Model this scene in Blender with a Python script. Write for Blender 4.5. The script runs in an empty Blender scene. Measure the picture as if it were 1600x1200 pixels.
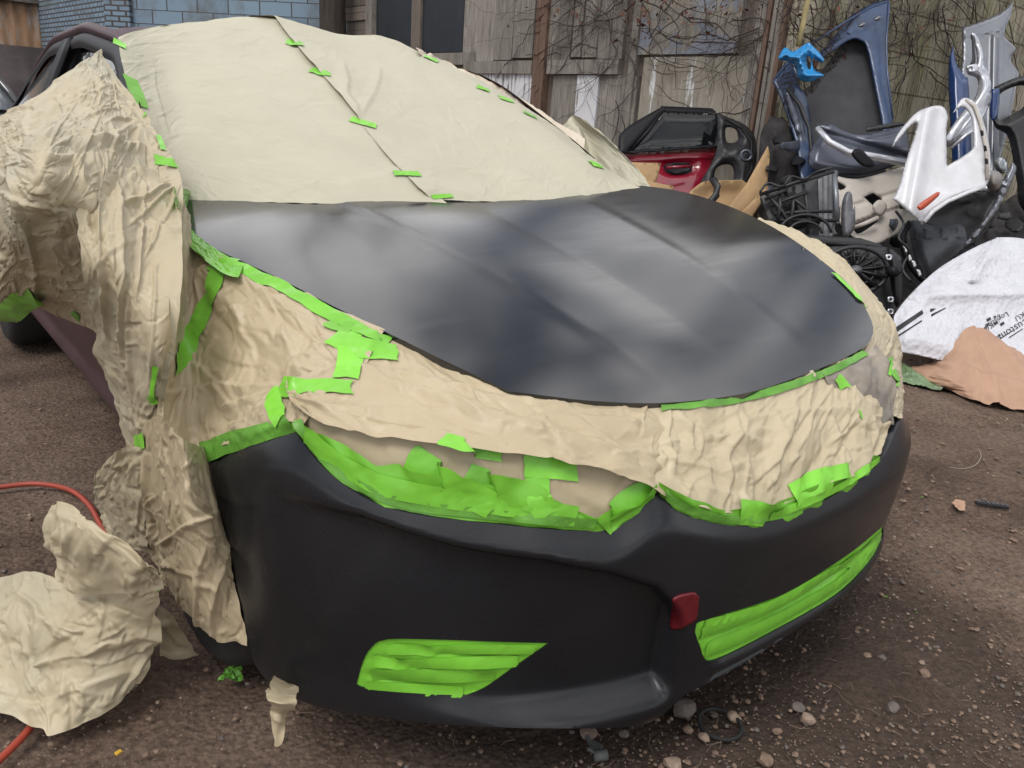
import bpy, bmesh, math, random
import numpy as np
from mathutils import Vector, geometry
from mathutils.bvhtree import BVHTree
random.seed(4)
SC = bpy.context.scene
COL = SC.collection
# ------------------------------------------------------------------ camera
CAM = np.array([-1.32121083, -0.650075988, 1.19548109])
YAW, PITCH, ROLL, FPX = 0.695351336, 0.322714676, 0.0716177911, 1238.75825
def cam_axes():
    cy, sy, cp, sp = math.cos(YAW), math.sin(YAW), math.cos(PITCH), math.sin(PITCH)
    f = np.array([sy*cp, cy*cp, -sp]); r = np.array([cy, -sy, 0.]); u = np.cross(r, f)
    cr, sr = math.cos(ROLL), math.sin(ROLL)
    return cr*r+sr*u, -sr*r+cr*u, f
CR, CU, CF = cam_axes()
cd = bpy.data.cameras.new('camera'); co = bpy.data.objects.new('camera', cd); COL.objects.link(co)
from mathutils import Matrix
co.matrix_world = Matrix([[CR[0], CU[0], -CF[0], CAM[0]], [CR[1], CU[1], -CF[1], CAM[1]], [CR[2], CU[2], -CF[2], CAM[2]], [0, 0, 0, 1]])
cd.sensor_width = 36; cd.lens = FPX/1600*36; cd.clip_start = 0.05; cd.clip_end = 500
SC.camera = co
# ------------------------------------------------------------------ light
SC.view_settings.view_transform = 'Standard'; SC.view_settings.look = 'None'
SC.view_settings.gamma = 1; SC.view_settings.exposure = 0.56
W = bpy.data.worlds.new("World"); SC.world = W; W.use_nodes = True
wn = W.node_tree; wn.nodes.clear()
def wnode(t, **k):
    n = wn.nodes.new(t)
    for a, b in k.items(): setattr(n, a, b)
    return n
SUN_EL, SUN_AZ = math.radians(58), math.radians(250)     # azimuth clockwise from +Y
sky = wnode('ShaderNodeTexSky', sky_type='NISHITA', sun_disc=False, sun_elevation=SUN_EL, sun_rotation=SUN_AZ, air_density=1.0, dust_density=3.0)
bg = wnode('ShaderNodeBackground'); bg.inputs[1].default_value = 0.15
out = wnode('ShaderNodeOutputWorld')
tc = wnode('ShaderNodeTexCoord')
mp = wnode('ShaderNodeMapping'); mp.inputs['Scale'].default_value = (1, 1, 1.6); mp.inputs['Location'].default_value = (1.3, 0, 0)
nz = wnode('ShaderNodeTexNoise'); nz.inputs['Scale'].default_value = 3.4; nz.inputs['Detail'].default_value = 6; nz.inputs['Roughness'].default_value = .55
rp = wnode('ShaderNodeValToRGB')
rp.color_ramp.elements[0].position = .44; rp.color_ramp.elements[0].color = (.95, 1.05, 1.35, 1)
rp.color_ramp.elements[1].position = .62; rp.color_ramp.elements[1].color = (11, 10.8, 10.6, 1)
mx = wnode('ShaderNodeMix', data_type='RGBA'); mx.inputs[0].default_value = .85
wn.links.new(tc.outputs['Generated'], mp.inputs[0]); wn.links.new(mp.outputs[0], nz.inputs['Vector'])
wn.links.new(nz.outputs[0], rp.inputs[0]); wn.links.new(sky.outputs[0], mx.inputs[6]); wn.links.new(rp.outputs[0], mx.inputs[7])
wn.links.new(mx.outputs[2], bg.inputs[0]); wn.links.new(bg.outputs[0], out.inputs[0])
sd = bpy.data.lights.new('sun', 'SUN'); so = bpy.data.objects.new('sun', sd); COL.objects.link(so)
sd.energy = 1.3; sd.angle = math.radians(24); sd.color = (1, .98, .95)
sdir = Vector((math.sin(SUN_AZ)*math.cos(SUN_EL), math.cos(SUN_AZ)*math.cos(SUN_EL), math.sin(SUN_EL)))
so.rotation_euler = sdir.to_track_quat('Z', 'Y').to_euler()
# ------------------------------------------------------------------ geometry helpers
def rays(px, py):
    px = np.asarray(px, float)[..., None]; py = np.asarray(py, float)[..., None]
    return (px-800)/FPX*CR-(py-600)/FPX*CU+CF
def at_d(px, py, d): return CAM+rays(px, py)*np.asarray(d, float)[..., None]
def at_ax(px, py, ax, v):
    d = rays(px, py); return CAM+d*((v-CAM[ax])/d[..., ax])[..., None]
def depth_of(p): return float((np.asarray(p)-CAM)@CF)
def project(P):
    d = np.asarray(P)-CAM; z = d@CF
    return np.stack([800+FPX*(d@CR)/z, 600-FPX*(d@CU)/z], -1)
def march(px, py, F, t0=.3, t1=5., n=2500):
    """first point of each camera ray where F(p) < 0"""
    d = rays(px, py).reshape(-1, 3); ts = np.linspace(t0, t1, n); res = []
    for k in range(len(d)):
        pp = CAM+ts[:, None]*d[k]; s = F(pp); i = np.where(s < 0)[0]
        if len(i) and i[0] > 0:
            a, b = s[i[0]-1], s[i[0]]; t = ts[i[0]-1]+(ts[i[0]]-ts[i[0]-1])*a/(a-b+1e-12); res.append(CAM+t*d[k])
        else: res.append(pp[np.argmin(np.abs(s))])
    return np.array(res)
def spline(pts, step=6., closed=True):
    """smooth curve through pts (N-dim); a point flagged with 'c' as last item stays a sharp corner"""
    P = [np.array([v for v in p if v != 'c'], float) for p in pts]; cor = [p[-1] == 'c' for p in pts]; n = len(P)
    out = []; segs = n if closed else n-1
    for i in range(segs):
        p1, p2 = P[i], P[(i+1) % n]
        p0 = P[i-1] if (closed or i > 0) and not cor[i] else p1
        p3 = P[(i+2) % n] if (closed or i+2 < n) and not cor[(i+1) % n] else p2
        k = max(1, int(np.linalg.norm(p2-p1)/step))
        for j in range(k):
            t = j/k
            out.append(.5*((2*p1)+(-p0+p2)*t+(2*p0-5*p1+4*p2-p3)*t*t+(-p0+3*p1-3*p2+p3)*t**3))
    if not closed: out.append(P[-1])
    return np.array(out)
def inside(pts, poly):
    x, y = pts[:, 0], pts[:, 1]; c = np.zeros(len(pts), bool); n = len(poly)
    for i in range(n):
        x1, y1 = poly[i]; x2, y2 = poly[i-1]
        if y1 == y2: continue
        c ^= ((y1 > y) != (y2 > y)) & (x < (x2-x1)*(y-y1)/(y2-y1)+x1)
    return c
def triangulate(outline, holes, h):
    """fine triangles inside outline, minus holes"""
    o = np.asarray(outline); lo, hi = o.min(0), o.max(0)
    gx, gy = np.meshgrid(np.arange(lo[0]+h*.5, hi[0], h), np.arange(lo[1]+h*.5, hi[1], h*.87))
    gx[::2] += h*.5; g = np.stack([gx.ravel(), gy.ravel()], 1); g = g[inside(g, o)]
    for H_ in holes: g = g[~inside(g, np.asarray(H_))]
    loops = [o]+[np.asarray(x) for x in holes]; allb = np.concatenate(loops)
    keep = np.ones(len(g), bool)
    for k in range(0, len(g), 2000):
        dd = ((g[k:k+2000, None]-allb[None])**2).sum(2).min(1); keep[k:k+2000] = dd > (h*.45)**2
    g = g[keep]; V = np.concatenate([allb, g]); E = []; s = 0
    for L in loops:
        n = len(L); E += [(s+i, s+(i+1) % n) for i in range(n)]; s += n
    r = geometry.delaunay_2d_cdt([Vector(v) for v in V], E, [], 0, 1e-7)
    VV = np.array([tuple(v) for v in r[0]]); T = np.array(r[2]); cen = VV[T].mean(1); ok = inside(cen, o)
    for H_ in holes: ok &= ~inside(cen, np.asarray(H_))
    return VV, T[ok]
def link(name, verts, faces, mat, parent=None, smooth=True, solid=0, bevel=0):
    me = bpy.data.meshes.new(name); me.from_pydata([tuple(map(float, v)) for v in verts], [], [tuple(map(int, f)) for f in faces]); me.update()
    if smooth: me.polygons.foreach_set('use_smooth', [True]*len(me.polygons))
    o = bpy.data.objects.new(name, me); COL.objects.link(o)
    if mat: me.materials.append(mat)
    if parent: o.parent = parent
    if bevel:
        m = o.modifiers.new('b', 'BEVEL'); m.width = bevel; m.segments = 2; m.limit_method = 'ANGLE'
    if solid:
        m = o.modifiers.new('s', 'SOLIDIFY'); m.thickness = abs(solid); m.offset = 1 if solid < 0 else -1
    return o
def face_cam(verts, faces):
    """make the winding of the faces look at the camera"""
    V = np.asarray(verts); Fc = np.asarray(faces); a, b, c = V[Fc[:, 0]], V[Fc[:, 1]], V[Fc[:, 2]]
    s = (np.cross(b-a, c-a)*(CAM-a)).sum(1).sum()
    return Fc[:, ::-1] if s < 0 else Fc
def tag(o, label=None, cat=None, group=None, kind=None):
    if label: o['label'] = label
    if cat: o['category'] = cat
    if group: o['group'] = group
    if kind: o['kind'] = kind
    return o
def empty(name, loc, label=None, cat=None, group=None):
    o = bpy.data.objects.new(name, None); COL.objects.link(o); o.location = loc; o.empty_display_size = .1
    # children are given in world space: parent inverse keeps them in place
    tag(o, label, cat, group); return o
def adopt(parent, *kids):
    for k in kids:
        k.parent = parent; k.matrix_parent_inverse = Matrix.Translation(-Vector(parent.location))
# ------------------------------------------------------------------ noise
def sstep(x, a, b):
    t = np.clip((x-a)/(b-a), 0, 1); return t*t*(3-2*t)
def _h(i, j, s):
    i = i.astype(np.int64); j = j.astype(np.int64)
    n = (i*374761393+j*668265263+s*1274126177) & 0xffffffff
    n = ((n ^ (n >> 13))*1274126177) & 0xffffffff; n = (n ^ (n >> 16)) & 0xffff
    return n/32767.5-1
def smooth_noise(x, y, s=0):
    i, j = np.floor(x), np.floor(y); fx, fy = x-i, y-j; fx = fx*fx*(3-2*fx); fy = fy*fy*(3-2*fy)
    return (_h(i, j, s)*(1-fx)+_h(i+1, j, s)*fx)*(1-fy)+(_h(i, j+1, s)*(1-fx)+_h(i+1, j+1, s)*fx)*fy
def facet(x, y, s=0, warp=.55):
    """piecewise linear noise on a warped triangle lattice: flat facets meeting in sharp folds"""
    x, y = x+warp*smooth_noise(x*.9+7, y*.9, s+5), y+warp*smooth_noise(x*.9, y*.9+3, s+9)
    sk = (x+y)*.366; X, Y = x+sk, y+sk; i, j = np.floor(X), np.floor(Y); a, b = X-i, Y-j
    h00, h11 = _h(i, j, s), _h(i+1, j+1, s); h10, h01 = _h(i+1, j, s), _h(i, j+1, s)
    return np.where(a > b, h00+(h10-h00)*a+(h11-h10)*b, h00+(h01-h00)*b+(h11-h01)*a)
def crumple(u, v, amp, size, s=0, ang=0., stretch=1.):
    c, n = math.cos(ang), math.sin(ang); a = (u*c+v*n)/stretch; b = (-u*n+v*c)
    r = facet(a/size, b/size, s, .32)*amp*.50+facet(a/size*2.1+3, b/size*2.1, s+31, .3)*amp*.26+facet(a/size*4.7, b/size*4.7+1, s+61, .3)*amp*.09
    m = np.clip(smooth_noise(a/size*.5+11, b/size*.5, s+77)*1.2+.75, .25, 1.5)
    return r*m
def creases(u, v, seed, ang, stretch, g):
    """random pressed creases, long ones and many short ones: one steep and one gentle flank each, straight, fading at both ends"""
    r = np.random.RandomState(seed); lu, lv = u.max(), v.max(); d = np.zeros_like(u); us = u[:, 0]; vs = v[0]
    for dens, l0, l1, w0, w1, slope in ((45, .12, .38, .018, .045, .17), (300, .04, .14, .008, .020, .31), (1100, .015, .06, .004, .010, .34)):
        for k in range(int(dens*lu*lv)+4):
            cx, cy = r.rand()*lu, r.rand()*lv; a = ang+r.normal()*(1.1/stretch) if r.rand() < .65 else r.rand()*3.14; L = l0+(l1-l0)*r.rand()**1.6; w = w0+(w1-w0)*r.rand(); c, s_ = math.cos(a), math.sin(a)
            if r.rand() < .5: c, s_ = -c, -s_
            bend = .08*r.normal(); sg = 1 if r.rand() < .65 else -1; R_ = L*.5+w
            i0, i1 = np.searchsorted(us, (cx-R_, cx+R_)); j0, j1 = np.searchsorted(vs, (cy-R_, cy+R_))
            if i1 <= i0 or j1 <= j0: continue
            uu, vv = u[i0:i1, j0:j1]-cx, v[i0:i1, j0:j1]-cy; t = (uu*c+vv*s_)/(L*.5); q = -uu*s_+vv*c+bend*L*t*t
            prof = np.clip(np.where(q < 0, 1+q/(w*.3), 1-q/w), 0, None)*np.clip(1-np.abs(t), 0, 1)**.7; d[i0:i1, j0:j1] += prof*sg*w*slope*g
    return d
# ------------------------------------------------------------------ materials
def mat(name, col=(.5, .5, .5), rough=.6, metal=0., spec=.5, var=0., vscale=6., col2=None, bump=0., bscale=60., coat=0., noise_rough=0., trans=0., sub=0.):
    m = bpy.data.materials.new(name); m.use_nodes = True; nt = m.node_tree; b = nt.nodes['Principled BSDF']
    b.inputs['Base Color'].default_value = (*col, 1); b.inputs['Roughness'].default_value = rough
    b.inputs['Metallic'].default_value = metal; b.inputs['Specular IOR Level'].default_value = spec
    b.inputs['Coat Weight'].default_value = coat; b.inputs['Coat Roughness'].default_value = .08
    t = nt.nodes.new('ShaderNodeTexCoord')
    if var or col2:
        n = nt.nodes.new('ShaderNodeTexNoise'); n.inputs['Scale'].default_value = vscale; n.inputs['Detail'].default_value = 8; n.inputs['Roughness'].default_value = .6
        nt.links.new(t.outputs['Object'], n.inputs['Vector'])
        r = nt.nodes.new('ShaderNodeValToRGB'); c2 = col2 or tuple(c*(1-var) for c in col)
        r.color_ramp.elements[0].position = .35; r.color_ramp.elements[1].position = .65
        r.color_ramp.elements[0].color = (*c2, 1); r.color_ramp.elements[1].color = (*col, 1)
        nt.links.new(n.outputs[0], r.inputs[0]); nt.links.new(r.outputs[0], b.inputs['Base Color'])
        if noise_rough:
            q = nt.nodes.new('ShaderNodeMapRange'); q.inputs[3].default_value = rough-noise_rough; q.inputs[4].default_value = rough+noise_rough
            q.inputs[1].default_value = .3; q.inputs[2].default_value = .7
            nt.links.new(n.outputs[0], q.inputs[0]); nt.links.new(q.outputs[0], b.inputs['Roughness'])
    if bump:
        n2 = nt.nodes.new('ShaderNodeTexNoise'); n2.inputs['Scale'].default_value = bscale; n2.inputs['Detail'].default_value = 6
        nt.links.new(t.outputs['Object'], n2.inputs['Vector'])
        bp = nt.nodes.new('ShaderNodeBump'); bp.inputs['Strength'].default_value = bump; bp.inputs['Distance'].default_value = .01
        nt.links.new(n2.outputs[0], bp.inputs['Height']); nt.links.new(bp.outputs[0], b.inputs['Normal'])
    return m
def paper_mat(name, col, col2, rough=.55, fine=.25, grime=None):
    """kraft masking paper: cloudy fibre tone, fine creases and sub-centimetre cockling"""
    m = mat(name, col, rough, spec=.35); nt = m.node_tree; b = nt.nodes['Principled BSDF']; L = nt.links
    t = nt.nodes.new('ShaderNodeTexCoord')
    def noise(sc, det=6, ro=.6):
        n = nt.nodes.new('ShaderNodeTexNoise'); n.inputs['Scale'].default_value = sc; n.inputs['Detail'].default_value = det; n.inputs['Roughness'].default_value = ro
        L.new(t.outputs['Object'], n.inputs['Vector']); return n
    n1 = noise(7); r = nt.nodes.new('ShaderNodeValToRGB'); r.color_ramp.elements[0].position = .3; r.color_ramp.elements[1].position = .7
    r.color_ramp.elements[0].color = (*col2, 1); r.color_ramp.elements[1].color = (*col, 1); L.new(n1.outputs[0], r.inputs[0])
    n2 = noise(300, 3); mm = nt.nodes.new('ShaderNodeMix'); mm.data_type = 'RGBA'; mm.blend_type = 'MULTIPLY'; mm.inputs[0].default_value = .16
    r2 = nt.nodes.new('ShaderNodeValToRGB'); r2.color_ramp.elements[0].position = .35; r2.color_ramp.elements[1].position = .65
    r2.color_ramp.elements[0].color = (.72, .72, .72, 1); r2.color_ramp.elements[1].color = (1, 1, 1, 1)
    L.new(n2.outputs[0], r2.inputs[0]); L.new(r.outputs[0], mm.inputs[6]); L.new(r2.outputs[0], mm.inputs[7])
    last = mm.outputs[2]
    if grime:
        n3 = noise(3.2, 8, .65); r3 = nt.nodes.new('ShaderNodeValToRGB'); r3.color_ramp.elements[0].position = .5; r3.color_ramp.elements[1].position = .68
        m3 = nt.nodes.new('ShaderNodeMix'); m3.data_type = 'RGBA'; m3.inputs[7].default_value = (*grime, 1)
        L.new(n3.outputs[0], r3.inputs[0]); q = nt.nodes.new('ShaderNodeMath'); q.operation = 'MULTIPLY'; q.inputs[1].default_value = .55
        L.new(r3.outputs[0], q.inputs[0]); L.new(q.outputs[0], m3.inputs[0]); L.new(last, m3.inputs[6]); last = m3.outputs[2]
    L.new(last, b.inputs['Base Color'])
    n4 = noise(26, 3, .5); bp = nt.nodes.new('ShaderNodeBump'); bp.inputs['Strength'].default_value = fine; bp.inputs['Distance'].default_value = .0035
    L.new(n4.outputs[0], bp.inputs['Height']); L.new(bp.outputs[0], b.inputs['Normal'])
    return m
M = {}
M['kraft'] = paper_mat('kraft_paper', (.48, .397, .262), (.43, .352, .228), .42, .35)
M['kraft_dusty'] = paper_mat('kraft_paper_dusty', (.475, .405, .275), (.425, .36, .24), .44, .35, grime=(.33, .33, .25))
M['kraft_pale'] = paper_mat('kraft_paper_pale', (.52, .442, .30), (.47, .395, .262), .42, .32)
M['paper_screen'] = paper_mat('pale_masking_paper', (.475, .45, .34), (.435, .41, .31), .55, .16)
M['paper_brown'] = paper_mat('brown_wrapping_paper', (.44, .27, .18), (.38, .23, .155), .6, .25)
M['paper_edge'] = paper_mat('creased_cream_paper', (.62, .55, .44), (.52, .44, .34), .55, .3)
M['paper_sprayed'] = paper_mat('oversprayed_paper', (.40, .34, .26), (.16, .145, .13), .4, .3, grime=(.07, .07, .075))
def tape_mat():
    m = mat('green_tape', (.22, .62, .05), .38, spec=.5, var=.18, vscale=10, bump=.12, bscale=30); return m
M['tape'] = tape_mat()
def vary(m, lo, hi):
    nt = m.node_tree; b = nt.nodes['Principled BSDF']; src = b.inputs['Base Color'].links[0].from_socket; oi = nt.nodes.new('ShaderNodeObjectInfo'); mr = nt.nodes.new('ShaderNodeMapRange'); mr.inputs[3].default_value = lo; mr.inputs[4].default_value = hi
    vm_ = nt.nodes.new('ShaderNodeVectorMath'); vm_.operation = 'SCALE'; nt.links.new(oi.outputs['Random'], mr.inputs[0]); nt.links.new(src, vm_.inputs[0]); nt.links.new(mr.outputs[0], vm_.inputs['Scale']); nt.links.new(vm_.outputs[0], b.inputs['Base Color'])
vary(M['tape'], .72, 1.08)
M['tape_dark'] = mat('green_tape_shaded', (.14, .38, .045), .45, var=.35, vscale=12, bump=.3, bscale=45)  # darker copy of the green tape, shade painted in for the opening edges
def primer(name='primer_coat', r0=.13, r1=.18, sp=.8):
    """dark blue black primer with long soft wipe streaks"""
    m = mat(name, (.017, .019, .026), .28, spec=sp); nt = m.node_tree; b = nt.nodes['Principled BSDF']; L = nt.links
    t = nt.nodes.new('ShaderNodeTexCoord'); mp = nt.nodes.new('ShaderNodeMapping'); mp.inputs['Scale'].default_value = (1.3, 9, 6); mp.inputs['Rotation'].default_value = (0, 0, .5)
    n = nt.nodes.new('ShaderNodeTexNoise'); n.inputs['Scale'].default_value = 2.2; n.inputs['Detail'].default_value = 7; n.inputs['Distortion'].default_value = 1.2
    L.new(t.outputs['Object'], mp.inputs[0]); L.new(mp.outputs[0], n.inputs['Vector'])
    r = nt.nodes.new('ShaderNodeMapRange'); r.inputs[1].default_value = .3; r.inputs[2].default_value = .7; r.inputs[3].default_value = r0; r.inputs[4].default_value = r1
    L.new(n.outputs[0], r.inputs[0]); L.new(r.outputs[0], b.inputs['Roughness'])
    n2 = nt.nodes.new('ShaderNodeTexNoise'); n2.inputs['Scale'].default_value = 2.5; n2.inputs['Detail'].default_value = 5; L.new(t.outputs['Object'], n2.inputs['Vector'])
    c = nt.nodes.new('ShaderNodeValToRGB'); c.color_ramp.elements[0].position = .35; c.color_ramp.elements[1].position = .7
    c.color_ramp.elements[0].color = (.010, .0105, .0125, 1); c.color_ramp.elements[1].color = (.017, .018, .021, 1)
    L.new(n2.outputs[0], c.inputs[0]); L.new(c.outputs[0], b.inputs['Base Color'])
    return m
M['primer'] = primer(); M['primer_bumper'] = primer('primer_coat_bumper', .24, .34, .42)
M['maroon'] = mat('maroon_paint', (.045, .012, .018), .40, spec=.18, coat=.02, var=.25, vscale=3)
M['maroon_dull'] = mat('dusty_maroon_paint', (.070, .034, .040), .42, var=.35, vscale=5, bump=.05)
M['black_trim'] = mat('black_trim', (.010, .010, .012), .42, spec=.15)
M['black_plastic'] = mat('black_plastic', (.018, .018, .020), .5, var=.4, vscale=9, bump=.1, bscale=30)
M['rubber'] = mat('tyre_rubber', (.018, .017, .017), .8, var=.3, vscale=20, bump=.4, bscale=90)
M['alloy'] = mat('wheel_alloy', (.35, .35, .36), .35, metal=.8)
M['glass_dark'] = mat('dark_car_glass', (.02, .024, .026), .06, spec=.8, coat=.5)
M['glass_black'] = mat('black_window_glass', (.006, .007, .008), .04, spec=.45)
M['glass_grey'] = mat('grey_car_glass', (.16, .18, .19), .12, spec=.9, coat=.6)
M['red_plastic'] = mat('dark_red_plastic', (.14, .010, .016), .35, spec=.5, var=.15, vscale=60)
# ------------------------------------------------------------------ the shapes of the car
XC = .04
_HY = [-.1, .1, .2, .3, .45, .7, 1.0, 1.25, 1.45, 1.7]; _HZ = [.60, .70, .745, .782, .825, .885, .94, .975, .995, 1.0]
def smooth_table(xs, ys, sig, n=3000):
    """dense table of a piecewise linear profile rounded with a gaussian of width sig"""
    lo, hi = xs[0]-4*sig, xs[-1]+4*sig; t = np.linspace(lo, hi, n); v = np.interp(t, xs, ys)
    v = np.where(t < xs[0], ys[0]+(t-xs[0])*(ys[1]-ys[0])/(xs[1]-xs[0]), v); v = np.where(t > xs[-1], ys[-1]+(t-xs[-1])*(ys[-1]-ys[-2])/(xs[-1]-xs[-2]), v)
    dx = t[1]-t[0]; k = np.exp(-.5*(np.arange(-int(4*sig/dx), int(4*sig/dx)+1)*dx/sig)**2); k /= k.sum(); m = len(k)//2
    w = np.convolve(np.pad(v, m, mode='edge'), k, 'valid'); return t, w
_yy, _zz = smooth_table(_HY, _HZ, .09)
def ridge(x, c, w): return np.exp(-np.abs((x-c)/w)**1.3)
def hoodH(x, y):
    z = np.interp(y, _yy, _zz); c = .03+.024*sstep(y, .0, .7); ax = np.abs(x-.02)
    z = z-(1-.5*sstep(x, -.15, .25))*c*(ax/.72)**2.5+np.where(x > 0, .085*(np.maximum(x, 0)/.8)**1.3*sstep(y, .0, .7), 0)
    # two pressed lines running back from the grille and the raised middle between them
    rx = .21+.13*np.clip(y, 0, 1.4); k = sstep(y, .10, .55)*(1-.6*sstep(x, -.05, .1))
    z = z-.0030*k/(1+np.exp(-(ax-rx)/.010))+.0008*k*np.exp(-((ax-rx)/.025)**2)
    return z
def hoodF(p): return p[..., 2]-hoodH(p[..., 0], p[..., 1])
# bumper: rounded plan, height profile, sculpted
YC, BA, BB, BN = .78, .93, .76, 2.5
_bt = smooth_table([.08, .13, .18, .25, .35, .45, .55, .62, .70, .76], [.10, .045, .02, .02, .01, 0, .0, .015, .035, .06], .02)
def boff(z): return np.interp(z, *_bt)
def rbase(phi, z):
    o = boff(z); a, b = BA-o*.5, BB-o; s = np.abs(np.sin(phi)); c = np.abs(np.cos(phi))
    return ((s/a)**BN+(c/b)**BN)**(-1/BN)
_D = [None]
def rfull(phi, z):
    r = rbase(phi, z)
    return r+_D[0](phi, z) if _D[0] else r
def bumpF(p):
    phi = np.arctan2(p[..., 0]-XC, YC-p[..., 1]); rr = np.hypot(p[..., 0]-XC, YC-p[..., 1])
    return rr-rfull(phi, p[..., 2])
def bumpP(phi, z, off=0.):
    r = rfull(phi, z)+off; return np.stack([XC+r*np.sin(phi), YC-r*np.cos(phi), z+0*phi], -1)
def to_bump(pts):
    """picture points -> (angle, height) on the bumper skin"""
    P = march([p[0] for p in pts], [p[1] for p in pts], bumpF, .3, 3.2)
    return np.stack([np.arctan2(P[:, 0]-XC, YC-P[:, 1]), P[:, 2]], 1)
def smooth_line(A, it=3, keep=()):
    A = A.copy()
    for _ in range(it):
        B = A.copy(); B[1:-1] = (A[:-2]+2*A[1:-1]+A[2:])/4
        for k in keep: B[k] = A[k]
        A = B
    return A
c1 = to_bump([(335, 742), (400, 725), (470, 735), (560, 800), (700, 847), (850, 872), (950, 885), (985, 868), (1012, 835), (1036, 818), (1075, 835), (1140, 850), (1190, 848), (1260, 825), (1330, 790), (1390, 745)])
_f = np.linspace(c1[0, 0], c1[-1, 0], 200); _z = np.interp(_f, c1[:, 0], c1[:, 1])
for _ in range(18): _z[1:-1] = (_z[:-2]+2*_z[1:-1]+_z[2:])/4
c1 = np.stack([_f, _z], 1)
c2 = to_bump([(560, 1092), (728, 1098), (900, 1088), (1040, 1078)])
c3 = to_bump([(560, 800), (700, 847), (850, 872), (960, 893), (1030, 915), (1062, 950), (1085, 1005)])
PN0, PN1 = to_bump([(1075, 960)])[0], to_bump([(1100, 1040)])[0]
LIPZ = float(np.mean(c2[:, 1]))-.004; _p = np.polyfit(c2[:, 0], c2[:, 1], 1)
def D(phi, z):
    zc1 = np.interp(phi, c1[:, 0], c1[:, 1], right=c1[-1, 1])
    d = -.42*np.logaddexp(0, (z-zc1)/.003)*.003                  # leaning shoulder below the lamp and grille openings
    zc3 = np.interp(phi, c3[:, 0], c3[:, 1]); w = 1-sstep(phi, PN0[0]-.04, PN0[0]+.008)
    low = 1-sstep(z, zc3-.035, zc3+.003); ed = sstep(phi, -1.35, -1.0)
    lz = np.polyval(_p, phi)-.006; lip = (1-sstep(z, lz-.045, lz+.006))*sstep(phi, -1.15, -.6)
    d = d-.045*w*low*ed*(1-lip)                                  # hollow round the fog lamp
    d = d+.006*lip*(1-sstep(phi, PN1[0]-.22, PN1[0]+.16))             # chin lip
    g = (sstep(phi, PN1[0], PN1[0]+.06))
    d = d-.014*g*np.exp(-((z-.215)/.008)**2)+.010*g*np.exp(-((z-.243)/.012)**2)
    return d
_D[0] = D
def windH(x, y):
    yy = y-1.30-.24*((x-XC)/.75)**2; a = .965+yy*.56
    b = 1.475-.05*(y-2.7)**2-.10*(np.abs(x-XC)/.62)**2.6
    k = .03; m = -k*np.log(np.exp(-a/k)+np.exp(-b/k)); return m
def windF(p): return p[..., 2]-windH(p[..., 0], p[..., 1])
def resolve(c):
    """a control point: (px, py, 'x'|'y'|'z'|'d', value) | (px, py, 'h'|'b'|'w', offset towards camera) | ('p', x, y, z)"""
    if c[0] == 'p': return np.array(c[1:], float)
    px, py, m, v = c
    if m in 'xyz': return at_ax(px, py, 'xyz'.index(m), v)
    if m == 'd': return at_d(px, py, v)
    P = march([px], [py], {'h': hoodF, 'b': bumpF, 'w': windF}[m])[0]
    return P+(CAM-P)/np.linalg.norm(CAM-P)*v
def catmull(A, n, axis):
    A = np.moveaxis(np.asarray(A, float), axis, 0); m = len(A); t = np.linspace(0, m-1, n); i = np.minimum(t.astype(int), m-2); f = (t-i).reshape(-1, *([1]*(A.ndim-1)))
    g = lambda k: A[np.clip(k, 0, m-1)]
    p0 = np.where((i-1 < 0).reshape(f.shape), 2*g(i)-g(i+1), g(i-1)); p3 = np.where((i+2 > m-1).reshape(f.shape), 2*g(i+1)-g(i), g(i+2)); p1, p2 = g(i), g(i+1)
    r = .5*(2*p1+(-p0+p2)*f+(2*p0-5*p1+4*p2-p3)*f*f+(-p0+3*p1-3*p2+p3)*f**3)
    return np.moveaxis(r, 0, axis)
def net(cols, bulge=0.):
    """each column: list of control points; an entry (px,py) or (px,py,dd) between two resolved ends gets an interpolated distance"""
    out = []
    for col in cols:
        P = [None if (len(c) < 4) else resolve(c) for c in col]
        px = [np.array(c[:2], float) if P[i] is None else project(P[i]) for i, c in enumerate(col)]
        known = [i for i in range(len(col)) if P[i] is not None]
        for i in range(len(col)):
            if P[i] is None:
                a = max(k for k in known if k < i); b = min(k for k in known if k > i)
                la = sum(np.linalg.norm(px[k+1]-px[k]) for k in range(a, i)); lb = sum(np.linalg.norm(px[k+1]-px[k]) for k in range(i, b)); t = la/(la+lb)
                dd = 1/((1-t)/depth_of(P[a])+t/depth_of(P[b])); dd -= (col[i][2] if len(col[i]) > 2 else 0)+bulge*4*t*(1-t)
                P[i] = at_d(px[i][0], px[i][1], dd)
        out.append(P)
    n = max(len(c) for c in out)
    return np.array([c if len(c) == n else catmull(np.array(c), n, 0) for c in out])
def grid_normals(G):
    du = np.gradient(G, axis=0); dv = np.gradient(G, axis=1); n = np.cross(du, dv); n /= np.linalg.norm(n, axis=2, keepdims=True)+1e-9
    s = np.sign((n*(CAM-G)).sum(2, keepdims=True).mean()) or 1
    return n*s
SURF = []     # everything tape may be stuck on
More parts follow.
